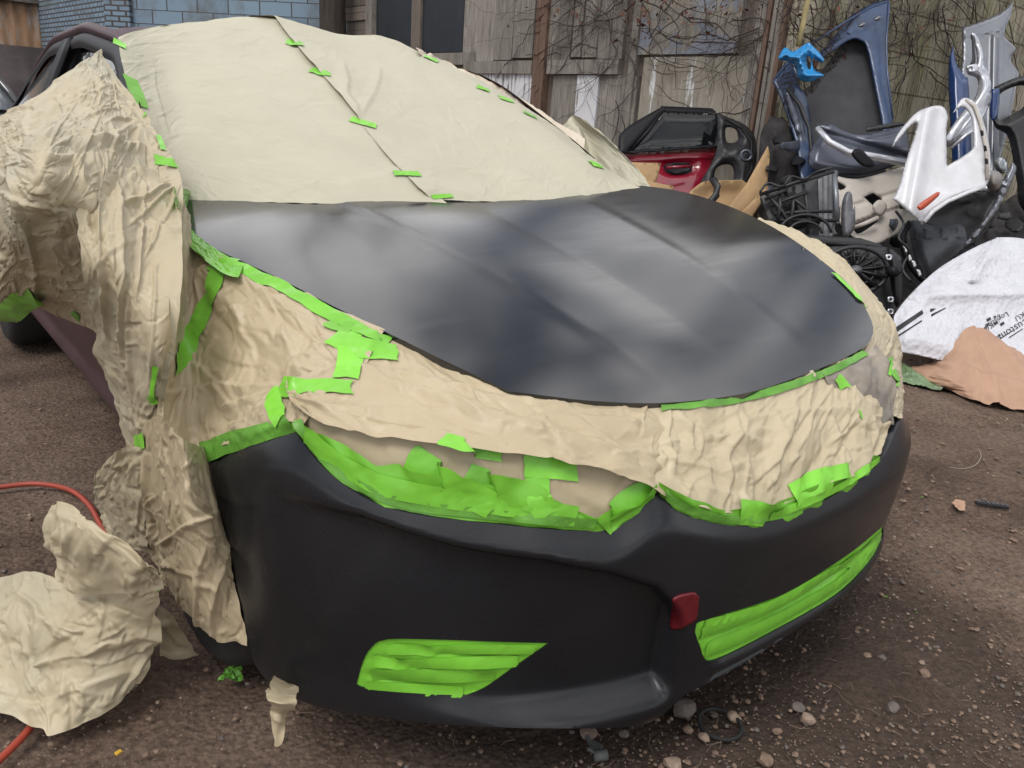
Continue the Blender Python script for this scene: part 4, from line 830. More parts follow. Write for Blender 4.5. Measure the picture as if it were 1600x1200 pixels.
# radiators
def fan(t, cx, cy, d, R, n, m, squash=.75):
    ptube('fan_ring', [(cx+R*math.cos(q), cy+R*squash*math.sin(q), d+.02*math.sin(q)) for q in np.linspace(0, 6.283, 40)], .014, m, t)
    ptube('fan_ring', [(cx+R*.62*math.cos(q), cy+R*squash*.62*math.sin(q), d) for q in np.linspace(0, 6.283, 30)], .006, m, t)
    for k in range(n):
        a = 2*math.pi*k/n+.2; c, s = math.cos(a), math.sin(a)
        panel('fan_blade', [(cx+R*.2*math.cos(a-.25), cy+R*squash*.2*math.sin(a-.25)), (cx+R*.9*math.cos(a-.10), cy+R*squash*.9*math.sin(a-.10)), (cx+R*.9*math.cos(a+.22), cy+R*squash*.9*math.sin(a+.22)), (cx+R*.25*math.cos(a+.35), cy+R*squash*.25*math.sin(a+.35))], d+.04, M['black_plastic'], gx=.5, bulge=.01, h=5, parent=t)
        ptube('strut', [(cx+R*.15*c, cy+R*squash*.15*s, d-.02), (cx+R*1.03*math.cos(a+.1), cy+R*squash*1.03*math.sin(a+.1), d-.01)], .006, m, t, k=5)
    panel('hub', [(cx+R*.22*math.cos(q), cy+R*squash*.22*math.sin(q)) for q in np.linspace(0, 6.283, 14)[:-1]], d-.03, M['fins'] if n > 9 else m, bulge=.05, bw=6, h=2.5, parent=t)
t = thing('radiator', 1250, 350, 5.4, 'broken black fan shroud and radiator with silver fins on its right', 'radiator', 'scrap radiators')
panel('shroud', [(1187, 304, 'c'), (1200, 300), (1255, 286), (1278, 276, 'c'), (1280, 356), (1275, 372), (1243, 366), (1201, 345, 'c')], 5.45, M['black_plastic'], gy=-.2, bulge=.02, parent=t, h=3.5, holes=[[(1212, 318), (1236, 306), (1246, 330), (1222, 340)], [(1225, 348), (1252, 338), (1262, 352), (1240, 360)]])
panel('core', [(1262, 284, 'c'), (1303, 267, 'c'), (1307, 345, 'c'), (1300, 376, 'c'), (1266, 370, 'c')], 5.55, M['fins'], gy=-.2, bulge=.0, h=2.2, parent=t, fn=lambda x, y: .010*np.sign(np.sin(x*1.6)), solid=.03)
panel('core', [(1195, 300, 'c'), (1262, 284, 'c'), (1266, 362, 'c'), (1205, 345, 'c')], 5.58, M['felt'], gy=-.2, bulge=.0, h=3, parent=t, fn=lambda x, y: .006*np.sign(np.sin(x*1.6)), solid=.03)
ptube('side_tank', [(1303, 268, 5.5), (1306, 305, 5.46), (1307, 345, 5.42)], .02, M['silver'], t)
for a in [((1187, 304), (1303, 268)), ((1200, 345), (1306, 345)), ((1198, 302), (1240, 362)), ((1218, 298), (1214, 350)), ((1240, 292), (1232, 362)), ((1255, 288), (1262, 366)), ((1205, 322), (1262, 300)), ((1210, 335), (1300, 330)), ((1225, 300), (1280, 350)), ((1195, 312), (1230, 296))]:
    ptube('brace', [(a[0][0], a[0][1], 5.38), ((a[0][0]+a[1][0])/2+3, (a[0][1]+a[1][1])/2-2, 5.35), (a[1][0], a[1][1], 5.36)], .013, M['black_plastic'], t, k=6)
for R in (22, 34): ptube('shroud_arc', [(1258+R*1.2*math.cos(q), 366+R*.9*math.sin(q), 5.33) for q in np.linspace(3.2, 6.2, 20)], .011, M['black_plastic'], t, k=6)
panel('split_cover', [(1323, 300), (1331, 303), (1333, 330), (1336, 322), (1336, 350), (1330, 366), (1318, 372), (1314, 345), (1316, 315)], 5.3, M['fins'], bulge=.04, bw=7, h=3, parent=t)
t = thing('radiator', 1345, 440, 5.0, 'black cooling fan assembly standing against the wrapped far wing', 'radiator', 'scrap radiators')
panel('shroud', [(1262, 388, 'c'), (1330, 384), (1386, 386, 'c'), (1392, 440), (1396, 498, 'c'), (1380, 520), (1300, 520, 'c'), (1270, 440)], 5.05, M['black_plastic'], gy=-.15, bulge=.02, parent=t, h=4)
panel('core', [(1255, 396, 'c'), (1300, 388, 'c'), (1300, 440), (1280, 470, 'c')], 5.0, M['felt'], bulge=.0, h=3, parent=t)
fan(t, 1337, 422, 4.93, 50, 13, M['black_plastic'], .72)
panel('side_tank', [(1388, 390), (1404, 398), (1409, 410), (1409, 462), (1402, 480), (1396, 470), (1390, 430)], 4.98, M['black_plastic'], bulge=.06, bw=8, h=3, parent=t)
for q in ((1389, 402), (1392, 468), (1392, 487)): panel('bracket', [(q[0]-5, q[1]-4), (q[0]+4, q[1]-4), (q[0]+4, q[1]+4), (q[0]-4, q[1]+4)], 4.9, M['silver_bright'], bulge=.01, h=2, bw=3, parent=t, holes=[[(q[0]-1.5, q[1]-1.5), (q[0]+1.5, q[1]-1.5), (q[0]+1.5, q[1]+1.5), (q[0]-1.5, q[1]+1.5)]])
ptube('outlet_pipe', [(1402, 422, 5.0), (1397, 424, 4.9), (1394, 425, 4.85)], .035, M['black_trim'], t, k=12)
o = panel('plastic_rail', [(1225, 366), (1345, 372, 'c'), (1376, 382, 'c'), (1374, 389), (1300, 386), (1235, 378)], 5.2, M['black_plastic'], bulge=.03, bw=5, h=3, solid=.04); tag(o, 'long flat black plastic rail lying between the two radiators', 'plastic rail')
# dark waste filling the heap
def lump(name, ol, d0, m, label, cat, seed, amp=.12, gy=-.3, group=None): return tag(panel(name, ol, d0, m, gy=gy, bulge=.10, bw=25, h=5, crum=(amp, .14), solid=.02, seed=seed), label, cat, group)
M['rubble'] = mat('dark_rubble', (.030, .026, .026), .9, var=.6, vscale=14, bump=1., bscale=26)
lump('debris_heap', [(1190, 190), (1205, 180), (1225, 192), (1245, 215), (1262, 270), (1290, 290), (1330, 330), (1420, 330), (1560, 330), (1580, 420), (1470, 430), (1420, 500), (1300, 500), (1200, 400), (1188, 300)], 6.45, M['rubble'], 'dark heap of plastic scrap under the car panels', 'debris', 3, .10, -.9)
lump('debris_heap', [(1186, 250), (1190, 205), (1200, 190), (1203, 180), (1212, 186), (1222, 182), (1232, 195), (1244, 215), (1254, 250), (1262, 290), (1250, 360), (1190, 350)], 6.15, M['rubble'], 'black crumpled scrap standing in the gap beside the blue bonnet', 'debris', 9, .08, -.1)
lump('debris_heap', [(1535, 390), (1545, 345), (1570, 315), (1600, 300), (1680, 290), (1700, 420), (1600, 420)], 7.2, M['rubble'], 'black rubble mound at the right edge behind the white bag', 'debris', 5, .14, -1.6)
"""woven bag, brown paper, green film"""
BD = lambda x, y: depths(x, y, 4.9, 0, -.42, 1500, 520)
o = panel('woven_bag', [(1396, 500), (1402, 485), (1428, 454), (1470, 417), (1520, 388), (1558, 371, 'c'), (1600, 373), (1700, 395, 'c'), (1700, 600, 'c'), (1560, 580), (1480, 565), (1440, 556), (1403, 549, 'c'), (1396, 530)], 4.72, M['bag'], gx=.2, gy=-.75, bulge=.10, bw=28, h=3.5, solid=.003, crum=(.03, .20),
    fn=lambda x, y: crumple(x/200., y/200., .012, .09, 44)+-.10*np.exp(-np.abs(y-(462-.02*(x-1430)))/16.)-.06*np.exp(-np.abs((x-1558)+.55*(y-372))/10.)*(y < 440))
tag(o, 'white quilted plastic bag with black print lying by the scrap', 'bag'); bag = o

q_ = random.Random(77)
for i in range(16):
    px, py = [(1206, 262), (1228, 282), (1196, 296), (1245, 248), (1420, 320), (1455, 372), (1488, 398), (1520, 366), (1545, 348), (1570, 338), (1398, 352), (1402, 378), (1585, 352), (1536, 404), (1238, 228), (1212, 218)][i]
    n = q_.randint(5, 8); a0 = q_.random()*6; R1 = q_.uniform(9, 19); pts = [(px+R1*q_.uniform(.45, 1.1)*math.cos(a0+6.283*k/n), py+R1*.8*q_.uniform(.45, 1.1)*math.sin(a0+6.283*k/n), 'c') for k in range(n)]
    d0 = 6.0 if px < 1260 else (5.75 if px < 1500 else 6.3)
    o = panel('plastic_fragment', pts, d0-.02*i*(.3), [M['black_plastic'], M['felt'], M['grey_in'], M['black_trim']][i % 4], gx=q_.uniform(-2, 2), gy=q_.uniform(-2, 1), bulge=.02, bw=4, h=3, solid=.015, crum=(.015, .08), seed=i)
    tag(o, 'small broken piece of dark car plastic lodged in the scrap heap', 'plastic fragment', 'broken dark plastic pieces in the heap')
for i, (pts, lab) in enumerate((([(1188, 300), (1200, 286), (1222, 292), (1236, 276), (1256, 280), (1278, 268), (1300, 262)], 'black wiring draped over the top of the broken fan shroud'), ([(1400, 330), (1412, 350), (1404, 372), (1420, 392), (1410, 420), (1424, 440)], 'black cable dangling left of the wheel arch liner'), ([(1500, 392), (1520, 380), (1532, 396), (1556, 376), (1580, 384)], 'black cable on the rubble above the white bag'))):
    c_ = spline(pts, 5, False); o = tube('wiring', [at_d(x, y, (5.3 if i < 2 else 5.9)+.03*math.sin(k*.5)) for k, (x, y) in enumerate(c_)], .009, M['black_plastic'], k=6); tag(o, lab, 'cable')
#@@CAR
car = empty('parked_car', (XC, 2.2, 0), 'maroon sedan with bare dark primer bumper and bonnet, half wrapped in masking paper', 'car')
def car_part(name, *a, **k):
    o = link(name, *a, **k); adopt(car, o); return o
# bonnet
HO = [(300, 305, 'c'), (286, 332), (290, 355), (318, 380), (430, 432), (520, 478), (620, 527), (700, 566), (795, 611, 'c'), (850, 618), (920, 626), (1020, 630), (1120, 622), (1200, 605), (1300, 568), (1352, 541), (1366, 522), (1362, 500), (1335, 455), (1300, 420), (1240, 375), (1180, 340), (1120, 315), (1060, 298), (1003, 290, 'c'), (930, 300), (850, 306), (750, 311), (650, 313), (550, 313), (450, 312), (370, 309)]
ho = spline(HO, 9); hp = march(ho[:, 0], ho[:, 1], hoodF)[:, :2]; hq = hp.copy()
for _ in range(2):
    hq[1:-1] = (hq[:-2]+2*hq[1:-1]+hq[2:])/4
_cn = np.array([(300, 305), (795, 611), (1003, 290)]); far_ = (np.sqrt(((ho[:, None]-_cn[None])**2).sum(2)).min(1) > 22)[:, None]; hp = np.where((np.linalg.norm(hq-hp, axis=1, keepdims=True) < .006) & far_, hq, hp)
o = skin('bonnet', hp, [], .012, lambda v: np.stack([v[:, 0], v[:, 1], hoodH(v[:, 0], v[:, 1])], 1), M['primer'], flange=-.018); adopt(car, o); hood = o; HOODS = SURF[-1]
# bumper skin
BO = [(328, 716, 'c'), (390, 692), (460, 672, 'c'), (482, 703), (520, 745), (580, 785), (650, 804), (750, 816), (850, 826), (935, 830), (985, 806), (1028, 773, 'c'), (1052, 792), (1090, 812), (1140, 823), (1190, 820), (1250, 801), (1320, 765), (1375, 725), (1396, 680)]
BB_ = [(1350, 905), (1280, 960), (1180, 1025), (1100, 1070), (1062, 1090), (1035, 1118), (1000, 1134), (900, 1138), (750, 1135), (600, 1122), (500, 1105), (430, 1075), (396, 1036, 'c'), (380, 960), (362, 880), (345, 795)]
FOG = [(556, 1070, 'c'), (566, 1035), (580, 1012), (606, 999), (700, 1000), (780, 1003), (858, 1005, 'c'), (800, 1045), (757, 1075), (728, 1087, 'c'), (640, 1083), (575, 1077)]
LG = [(1086, 988), (1088, 975), (1110, 966), (1220, 930), (1320, 870), (1380, 822, 'c'), (1376, 850), (1350, 890), (1300, 935), (1200, 992), (1130, 1027), (1103, 1032), (1094, 1010)]
_t = spline(BO, 10, False); pk = int(np.argmin(np.hypot(_t[:, 0]-1028, _t[:, 1]-773))); ck = int(np.argmin(np.hypot(_t[:, 0]-460, _t[:, 1]-672)))
top = smooth_line(to_bump(_t), 14, (pk, ck)); bot = smooth_line(to_bump(spline(BB_, 10, False)), 3)
far_top = [(top[-1, 0]+t*(1.62-top[-1, 0]), top[-1, 1]+t*(.66-top[-1, 1])) for t in np.linspace(.03, 1, 30)]
far_bot = [(1.62+t*(bot[0, 0]-1.62), .20+t*(bot[0, 1]-.20)) for t in np.linspace(0, .97, 30)]
outl = np.concatenate([top, far_top, far_bot, bot]); fogo = to_bump(spline(FOG, 8)); lgo = to_bump(spline(LG, 8))
o = skin('bumper', outl, [fogo, lgo], .009, lambda v: bumpP(v[:, 0], v[:, 1]), M['primer_bumper'], flange=.02); adopt(car, o); BUMP = SURF[-1]
# underbody and flanks
YW1, YW2 = .94, 3.72
def arch(y):
    a = np.zeros_like(y)
    for yw in (YW1, YW2):
        q = .375**2-(y-yw)**2; a = np.maximum(a, np.where(q > 0, .33+np.sqrt(np.maximum(q, 0)), 0))
    return a
def body_loft():
    ys = np.concatenate([np.linspace(.32, 4.75, 230), [4.80, 4.83]])
    w = np.interp(ys, [.32, .5, .75, 1.2, 3.9, 4.5, 4.75, 4.83], [.70, .82, .90, .97, .985, .94, .88, .80])
    topz = np.interp(ys, [.32, .6, 1.2, 1.35, 4.1, 4.3, 4.8, 4.83], [.60, .70, .84, .95, .985, 1.06, 1.04, .9])
    prof = [(0, .19), (.72, .18), (.80, .185), (.835, .20), (.858, .235), (.862, .262), (.852, .285), (.850, .31), (.872, .36), (.895, .44), (.906, .55), (.912, .64), (.905, .70), (.900, .73), (.905, .76), (.895, .84), (.872, .91), (.825, .965), (.70, .985), (0, 1.0)]
    V = []
    ar = arch(ys)
    for s in (-1, 1):
        for i, y in enumerate(ys):
            for (x, z) in prof:
                zz = max(z, ar[i]) if z < .85 else z
                if zz > topz[i]-.06: zz = min(zz, topz[i]-.05+(.02 if x < .8 else 0))
                V.append((XC*1.0+s*x*w[i]-.0, y, zz))
    n, k = len(ys), len(prof); F_ = []
    for s in (0, 1):
        b = s*n*k
        for i in range(n-1):
            for j in range(k-1):
                q = (b+i*k+j, b+(i+1)*k+j, b+(i+1)*k+j+1, b+i*k+j+1); F_.append(q if s else q[::-1])
        e = tuple(b+j for j in range(k)); F_.append(e if s == 0 else e[::-1]); e = tuple(b+(n-1)*k+j for j in range(k)); F_.append(e[::-1] if s == 0 else e)
    return V, F_
V_, F_ = body_loft(); body = car_part('body', V_, F_, M['maroon_dull'])
def wheel(x, y, sgn):
    t = []; R0, w = .33, .215
    prof = [(-w/2, .215), (-w/2, .30), (-w/2+.02, .325), (-w/2+.05, .333), (0, .335), (w/2-.05, .333), (w/2-.02, .325), (w/2, .30), (w/2, .215)]
    def lathe(pf, k=40):
        V = [(x+sgn*a, y+r_*math.cos(2*math.pi*j/k), .335+r_*math.sin(2*math.pi*j/k)) for j in range(k) for (a, r_) in pf]; m = len(pf)
        return V, [(j*m+i, ((j+1) % k)*m+i, ((j+1) % k)*m+i+1, j*m+i+1) for j in range(k) for i in range(m-1)]
    wh = empty('wheel', (x, y, .335)); adopt(car, wh)
    V, F = lathe(prof); ty = link('tyre', V, F, M['rubber']); adopt(wh, ty)
    V, F = lathe([(.03, .001), (.045, .06), (.03, .07), (.035, .17), (.07, .20), (w/2, .217), (-w/2, .215), (-.05, .2), (-.05, .001)]); V = list(V); F = list(F)
    for a in range(10):
        th = 2*math.pi*a/10; c, s_ = math.cos(th), math.sin(th); b = len(V)
        for (rr, ww, xx) in ((.05, .022, .05), (.205, .014, .085)):
            for d_ in (-1, 1):
                for dx in (0, -.03): V.append((x+sgn*(xx+dx), y+rr*c-d_*ww*s_, .335+rr*s_+d_*ww*c))
        F += [(b, b+2, b+6, b+4), (b+1, b+5, b+7, b+3), (b, b+4, b+5, b+1), (b+2, b+3, b+7, b+6)]
    ri = link('rim', V, F, M['alloy']); adopt(wh, ri)
for x, y, s in ((-.765, YW1, -1), (.845, YW1, 1), (-.765, YW2, -1), (.845, YW2, 1)): wheel(x, y, s)
# cabin
def rail(y): return np.interp(y, [1.38, 1.6, 2.0, 2.15, 2.6, 3.2, 3.7, 4.0, 4.25], [.97, 1.10, 1.30, 1.345, 1.395, 1.37, 1.25, 1.14, 1.05])
def cabin():
    ys = np.linspace(2.24, 4.25, 90); zr = smooth_line(rail(ys), 6); V = []; k = 9; F_ = []
    wx = np.interp(ys, [1.38, 2.15, 3.2, 4.25], [.80, .66, .65, .66])
    for i, y in enumerate(ys):
        crown = np.interp(y, [1.38, 2.2, 3.6, 4.25], [.03, .055, .10, .03]); yo = np.interp(y, [1.38, 2.15, 2.6], [-.22, -.12, 0])
        for j in range(k):
            t = j/(k-1)*2-1; V.append((XC+t*wx[i], y+yo*(1-t*t)+(.10 if y < 2.1 else 0), zr[i]+crown*(1-abs(t)**2.4)-(.05 if y < 2.15 else .0)-.012))
    for i in range(len(ys)-1):
        for j in range(k-1): F_.append((i*k+j, i*k+j+1, (i+1)*k+j+1, (i+1)*k+j))
    return V, F_, ys, zr, wx
V_, F_, cy_, cz_, cw_ = cabin(); car_part('roof', V_, F_, M['maroon'], solid=.02)
gx_, gy_ = np.meshgrid(np.linspace(-.70, .76, 24), np.linspace(1.2, 2.45, 24), indexing='ij'); gz_ = windH(gx_, gy_)-.045; ii = np.arange(576).reshape(24, 24)
V_ = np.stack([gx_*np.interp(gy_, [1.3, 2.2], [1, .80]), gy_, gz_], -1).reshape(-1, 3); F_ = np.stack([ii[:-1, :-1], ii[1:, :-1], ii[1:, 1:], ii[:-1, 1:]], -1).reshape(-1, 4); car_part('windscreen', V_, F_, M['glass_dark'])
cy_ = np.linspace(1.38, 4.25, 100); cz_ = smooth_line(rail(cy_), 6); cw_ = np.interp(cy_, [1.38, 2.15, 3.2, 4.25], [.80, .66, .65, .66])
def side_x(y, z, s): 
    zr = np.interp(y, cy_, cz_); w = np.interp(y, cy_, cw_); t = np.clip((z-.96)/(zr-.96+1e-6), 0, 1); return XC+s*(.845+(w-.845)*t)
for s in (-1, 1):
    fr = empty('side_glass', (XC+s*.8, 2.6, 1.1)); adopt(car, fr)
    top_y = np.linspace(1.42, 4.18, 60); topz_ = np.interp(top_y, cy_, cz_)-.012
    # frame band under the roof rail, outer half body colour
    for nm, d0, d1, m, off_ in (('window_frame', .0, .055, 'black_trim', .012), ('roof_rail', -.03, .008, 'maroon', .018)):
        V = []; F_ = []
        for i, y in enumerate(top_y):
            for d in np.linspace(d0, d1, 5):
                z = max(topz_[i]-d, .955); bulge_ = off_*math.sin(math.pi*(d-d0)/(d1-d0))
                V.append((side_x(y, z, s)+s*(.004+bulge_), y, z))
        for i in range(59):
            for j in range(4): F_.append((i*5+j, (i+1)*5+j, (i+1)*5+j+1, i*5+j+1))
        adopt(fr if nm == 'window_frame' else car, link(nm, V, F_, M[m]))
    for (ya, yb, m, nm) in ((1.55, 2.78, 'glass_black', 'pane'), (2.92, 4.05, 'glass_grey', 'pane')):
        V = []; F_ = []; yy = np.linspace(ya, yb, 30)
        for y in yy:
            zt = np.interp(y, top_y, topz_)-.045
            for t in np.linspace(0, 1, 6):
                z = .96+t*max(zt-.96, .01); V.append((side_x(y, z, s)-s*.014, y, z))
        for i in range(29):
            for j in range(5): F_.append((i*6+j, (i+1)*6+j, (i+1)*6+j+1, i*6+j+1))
        adopt(fr, link(nm, V, F_, M[m]))
    V = []; F_ = []
    for t in np.linspace(0, 1, 8):
        for y in (2.76, 2.94):
            y2 = y+.10*(1-t)*0; z = .955+t*(np.interp(y, top_y, topz_)-.97); V.append((side_x(y2, z, s)+s*.007, y2, z))
    F_ = [(2*i, 2*i+1, 2*i+3, 2*i+2) for i in range(7)]; adopt(fr, link('pillar', V, F_, M['black_trim'], solid=.01))
# wing mirror below the paper
mv, mf = tube_vf([(-1.16, 1.56, 1.03), (-1.12, 1.58, 1.03), (-1.0, 1.60, 1.02), (-.90, 1.58, 1.0), (-.83, 1.56, .97)], .075, 12, .035); car_part('wing_mirror', mv, mf, M['maroon'])
# ------------------------------------------------------------------ tow cover and the taped openings
TOW = [(1050, 936, 'c'), (1062, 929), (1086, 925), (1091, 930), (1088, 962), (1082, 970), (1062, 981, 'c'), (1046, 981), (1045, 972)]
two = to_bump(spline(TOW, 5)); tc_ = two.mean(0)
o = skin('tow_cover', two, [], .006, lambda v: bumpP(v[:, 0], v[:, 1], .004+0*v[:, 0]), M['red_plastic'], solid=.006); adopt(car, o)
def billow(v, cx0, k, amp, seed, pts, lift=-.014):
    """tape pulled over the grille bars behind: long soft ridges, creases, pinched edges"""
    s = v[:, 0]*.9; z = v[:, 1]; from_edge = np.sqrt(((v[:, None]*[.9, 1]-pts[None]*[.9, 1])**2).sum(2).min(1)); e = sstep(from_edge, 0, .03)
    return lift+e*amp*.6*(np.abs(np.sin(z*k+.45*np.sin(s*7+cx0)+s*.5))**.6-.6)+e*crumple(s, z, .006, .035, seed, .12, 4.5)
o = skin('fog_lamp_mask', fogo, [], .0055, lambda v: bumpP(v[:, 0], v[:, 1], billow(v, 0, 78, .013, 5, fogo, -.003)), M['tape'])
tag(o, 'crinkled green masking tape filling the fog lamp opening at the left of the bumper', 'masking tape', 'green tape masks on the bumper')
o = skin('lower_grille_mask', lgo, [], .0055, lambda v: bumpP(v[:, 0], v[:, 1], billow(v, 2, 40, .020, 9, lgo, -.004)), M['tape'])
tag(o, 'long green masking tape strip over the low centre grille, right of the red square', 'masking tape', 'green tape masks on the bumper')
# ------------------------------------------------------------------ masking paper
def pap(o, label, group='sheets of masking paper on the car'): return tag(o, label, 'masking paper', group)
H0 = -.012
wl = sheet('windscreen_paper', [
    [(184, 58, 'y', 2.02), (190, 95, .07), (206, 145, .08), (230, 195, .06), (247, 240, .02), (271, 287), (292, 314, 'h', H0)],
    [(240, 42, 'y', 2.2), (262, 100), (285, 170), (310, 240), (335, 315, 'h', H0)],
    [(310, 34, 'y', 2.28), (350, 100), (375, 180), (400, 250), (425, 318, 'h', H0)],
    [(380, 26, 'y', 2.3), (420, 100), (465, 180), (500, 250), (530, 320, 'h', H0)],
    [(440, 30, 'y', 2.25), (520, 110), (590, 190), (645, 260), (700, 320, 'h', H0)]],
    M['paper_screen'], edge=.0012, crease=.30, amp=.0035, size=.16, seed=3, ang=.2, stretch=2.2, bulge=.01,
    folds=[(430, 300, 640, 262, 40, .006), (300, 275, 470, 262, 30, .005), (395, 295, 440, 285, 12, .006), (445, 300, 500, 282, 12, .006), (230, 60, 330, 50, 14, .006), (240, 110, 262, 210, 10, .005)])
pap(wl, 'left half of the pale paper taped over the windscreen, running under the seam')
wr = sheet('windscreen_paper', [
    [(428, 24, 'y', 2.24), (460, 66, .008), (480, 88, .03), (503, 115, .018), (535, 152, .03), (563, 190, .022), (601, 238, .034), (632, 270, .026), (655, 292, .03), (674, 312, 'h', .012)],
    [(530, 53, 'y', 2.2), (600, 120, .01), (680, 200, .01), (740, 262, .01), (790, 316, 'h', H0)],
    [(600, 57, 'y', 2.15), (670, 130), (745, 205), (800, 262), (845, 314, 'h', H0)],
    [(670, 88, 'y', 2.05), (735, 140), (800, 200), (850, 255), (900, 309, 'h', H0)],
    [(760, 130, 'y', 1.9), (810, 165), (870, 215), (920, 255), (950, 303, 'h', H0)],
    [(850, 186, 'x', .78), (880, 207), (915, 237), (950, 265), (1000, 293, 'h', 0)]],
    M['paper_screen'], edge=.0012, crease=.30, amp=.0035, size=.16, seed=8, ang=-.4, stretch=2., bulge=.01,
    folds=[(540, 100, 556, 190, 22, .014), (600, 110, 560, 180, 20, .010), (690, 255, 900, 285, 16, .004), (745, 285, 760, 300, 14, .006)])
pap(wr, 'right half of the pale paper over the windscreen, its edge lapping over the other half')
def back_edge(name, src_pts, dy, dz, m): pass
sheet('roof_edge_paper', [[(x, y, 'y', yy), ('p', *(resolve((x, y, 'y', yy))+np.array([dx, .30, -.02])))] for x, y, yy, dx in ((188, 57, 2.12, .1), (240, 43, 2.2, .1), (310, 35, 2.28, .1), (380, 27, 2.3, .1), (428, 25, 2.25, .1), (530, 54, 2.2, .1), (600, 58, 2.15, .1), (670, 89, 2.05, .1), (760, 131, 1.9, .1))], M['paper_screen'], crease=.25, amp=.003, size=.1, seed=2)
pap(bpy.data.objects['roof_edge_paper'], 'strip of pale paper folded back over the front edge of the roof')
o = sheet('pillar_paper', [
    [(650, 74, 'y', 2.05), (655, 84, 'y', 2.0)], [(700, 98, 'x', .66), (706, 112, 'x', .64)], [(760, 124, 'x', .72), (765, 140, 'x', .70)], [(800, 146, 'x', .76), (800, 168, 'x', .73)], [(840, 170, 'x', .80), (840, 195, 'x', .76)], [(880, 196, 'x', .84), (880, 216, 'x', .79)], [(915, 216, 'x', .87), (912, 236, 'x', .83)]],
    M['paper_edge'], amp=.006, size=.045, seed=14, res=.006); pap(o, 'narrow creased cream paper running down the far windscreen pillar')
o = sheet('flap_paper', [
    [(868, 206, 'x', .92), (885, 210, 'x', .90), (905, 222, 'x', .88), (912, 238, 'x', .88)], [(884, 192, 'x', .93), (905, 205, 'x', .92), (915, 235, 'x', .91), (915, 258, 'x', .91)],
    [(893, 182, 'x', .95), (912, 205, 'x', .97), (925, 240, 'x', .95), (930, 268, 'x', .92)], [(906, 183, 'x', .95), (945, 222, 'x', .96), (955, 255, 'x', .93), (955, 278, 'x', .90)], [(945, 212, 'x', .95), (980, 250, 'x', .94), (985, 272, 'x', .91), (985, 288, 'x', .88)], [(985, 252, 'x', .94), (1003, 272, 'x', .92), (1012, 286, 'x', .90), (1018, 294, 'x', .88)]],
    M['paper_screen'], crease=.5, amp=.005, size=.08, seed=21, res=.006); pap(o, 'standing folded flap of cream paper by the far rear corner of the bonnet'); flap = o
pa = sheet('door_paper', [
    [(-60, 215, 'x', -1.06), (-60, 330, 'x', -1.14), (-50, 440, 'x', -1.12), (-30, 530, 'x', -1.05)],
    [(0, 181, 'x', -1.02), (5, 260, 'x', -1.10), (5, 370, 'x', -1.12), (5, 500, 'x', -1.07)],
    [(60, 152, 'x', -.96), (60, 250, 'x', -1.08), (55, 370, 'x', -1.085), (55, 482, 'x', -1.03)],
    [(112, 110, 'x', -.88), (110, 230, 'x', -1.01), (105, 370, 'x', -1.045), (112, 502, 'x', -.96)],
    [(147, 84, 'x', -.80), (165, 210, 'x', -.925), (160, 360, 'x', -.99), (165, 520, 'x', -.95)],
    [(158, 88, 'x', -.78), (205, 200, 'x', -.84), (220, 330, 'x', -.90), (215, 480, 'x', -.95)],
    [(198, 140, 'x', -.76), (248, 210, 'x', -.78), (285, 290, 'x', -.80), (270, 420, 'x', -.90)]],
    M['kraft_dusty'], amp=.013, size=.10, seed=31, ang=.5, stretch=1.5,
    folds=[(70, 235, 210, 195, 22, .018), (100, 200, 260, 250, 16, .015), (20, 260, 60, 470, 20, .018), (40, 240, 120, 250, 20, .015), (110, 240, 150, 330, 16, .02), (60, 180, 160, 150, 12, .008), (0, 300, 90, 330, 14, .012), (20, 420, 110, 440, 14, .012)])
pap(pa, 'big crumpled paper over wing mirror and door, peaked before the side window')
pb = sheet('side_paper', [
    [(118, 278, 'x', -1.02), (128, 420, 'x', -1.04), (150, 540, 'x', -.975), (200, 700, 'x', -.935)],
    [(170, 262, 'x', -.945), (178, 420, 'x', -1.0), (192, 560, 'x', -.97), (212, 706, 'x', -.935)],
    [(225, 262, 'x', -.862), (228, 420, 'x', -.945), (232, 560, 'x', -.97), (232, 704, 'x', -.94)],
    [(279, 286, 'x', -.785), (286, 410, 'x', -.885), (270, 560, 'x', -.935), (246, 655, 'x', -.94)]],
    M['kraft_dusty'], amp=.012, size=.08, seed=47, ang=1.2, stretch=1.4,
    folds=[(150, 300, 170, 520, 10, .022), (185, 300, 195, 560, 10, .022), (225, 290, 215, 480, 9, .016), (270, 292, 190, 320, 8, .018), (275, 295, 200, 350, 8, .016), (278, 300, 230, 400, 8, .014), (245, 420, 235, 600, 8, .012), (200, 470, 205, 650, 8, .012)])
pap(pb, 'dusty paper hanging in steep folds down the flank behind the front wheel')
pc = sheet('fender_paper', [
    [(278, 292, 'x', -.775), (268, 400, 'x', -.885), (262, 520, 'x', -.945), (244, 648, 'x', -.955)],
    [(300, 365, 'h', .002), (298, 440, .02), (280, 560, .02), (262, 700, 'x', -.95)],
    [(345, 400, 'h', .002), (345, 470, .03), (325, 580, .02), (314, 706, 'b', .014)],
    [(430, 434, 'h', 0), (425, 510, .035), (400, 600, .02), (372, 690, 'b', .014)],
    [(520, 480, 'h', 0), (500, 540, .03), (465, 600, .01), (446, 662, 'b', .014)],
    [(600, 518, 'h', -.01), (570, 570, .02), (540, 610), (470, 672, 'b', .008)]],
    M['kraft'], amp=.013, size=.10, seed=52, ang=.4, stretch=1.6, bulge=.012,
    folds=[(300, 430, 440, 395, 30, .02), (330, 500, 540, 440, 24, .016), (260, 610, 430, 600, 20, .018), (300, 560, 360, 640, 18, .015), (370, 480, 400, 560, 22, .015), (320, 430, 310, 520, 16, .016), (440, 470, 520, 560, 18, .014), (350, 640, 440, 600, 14, .012)])
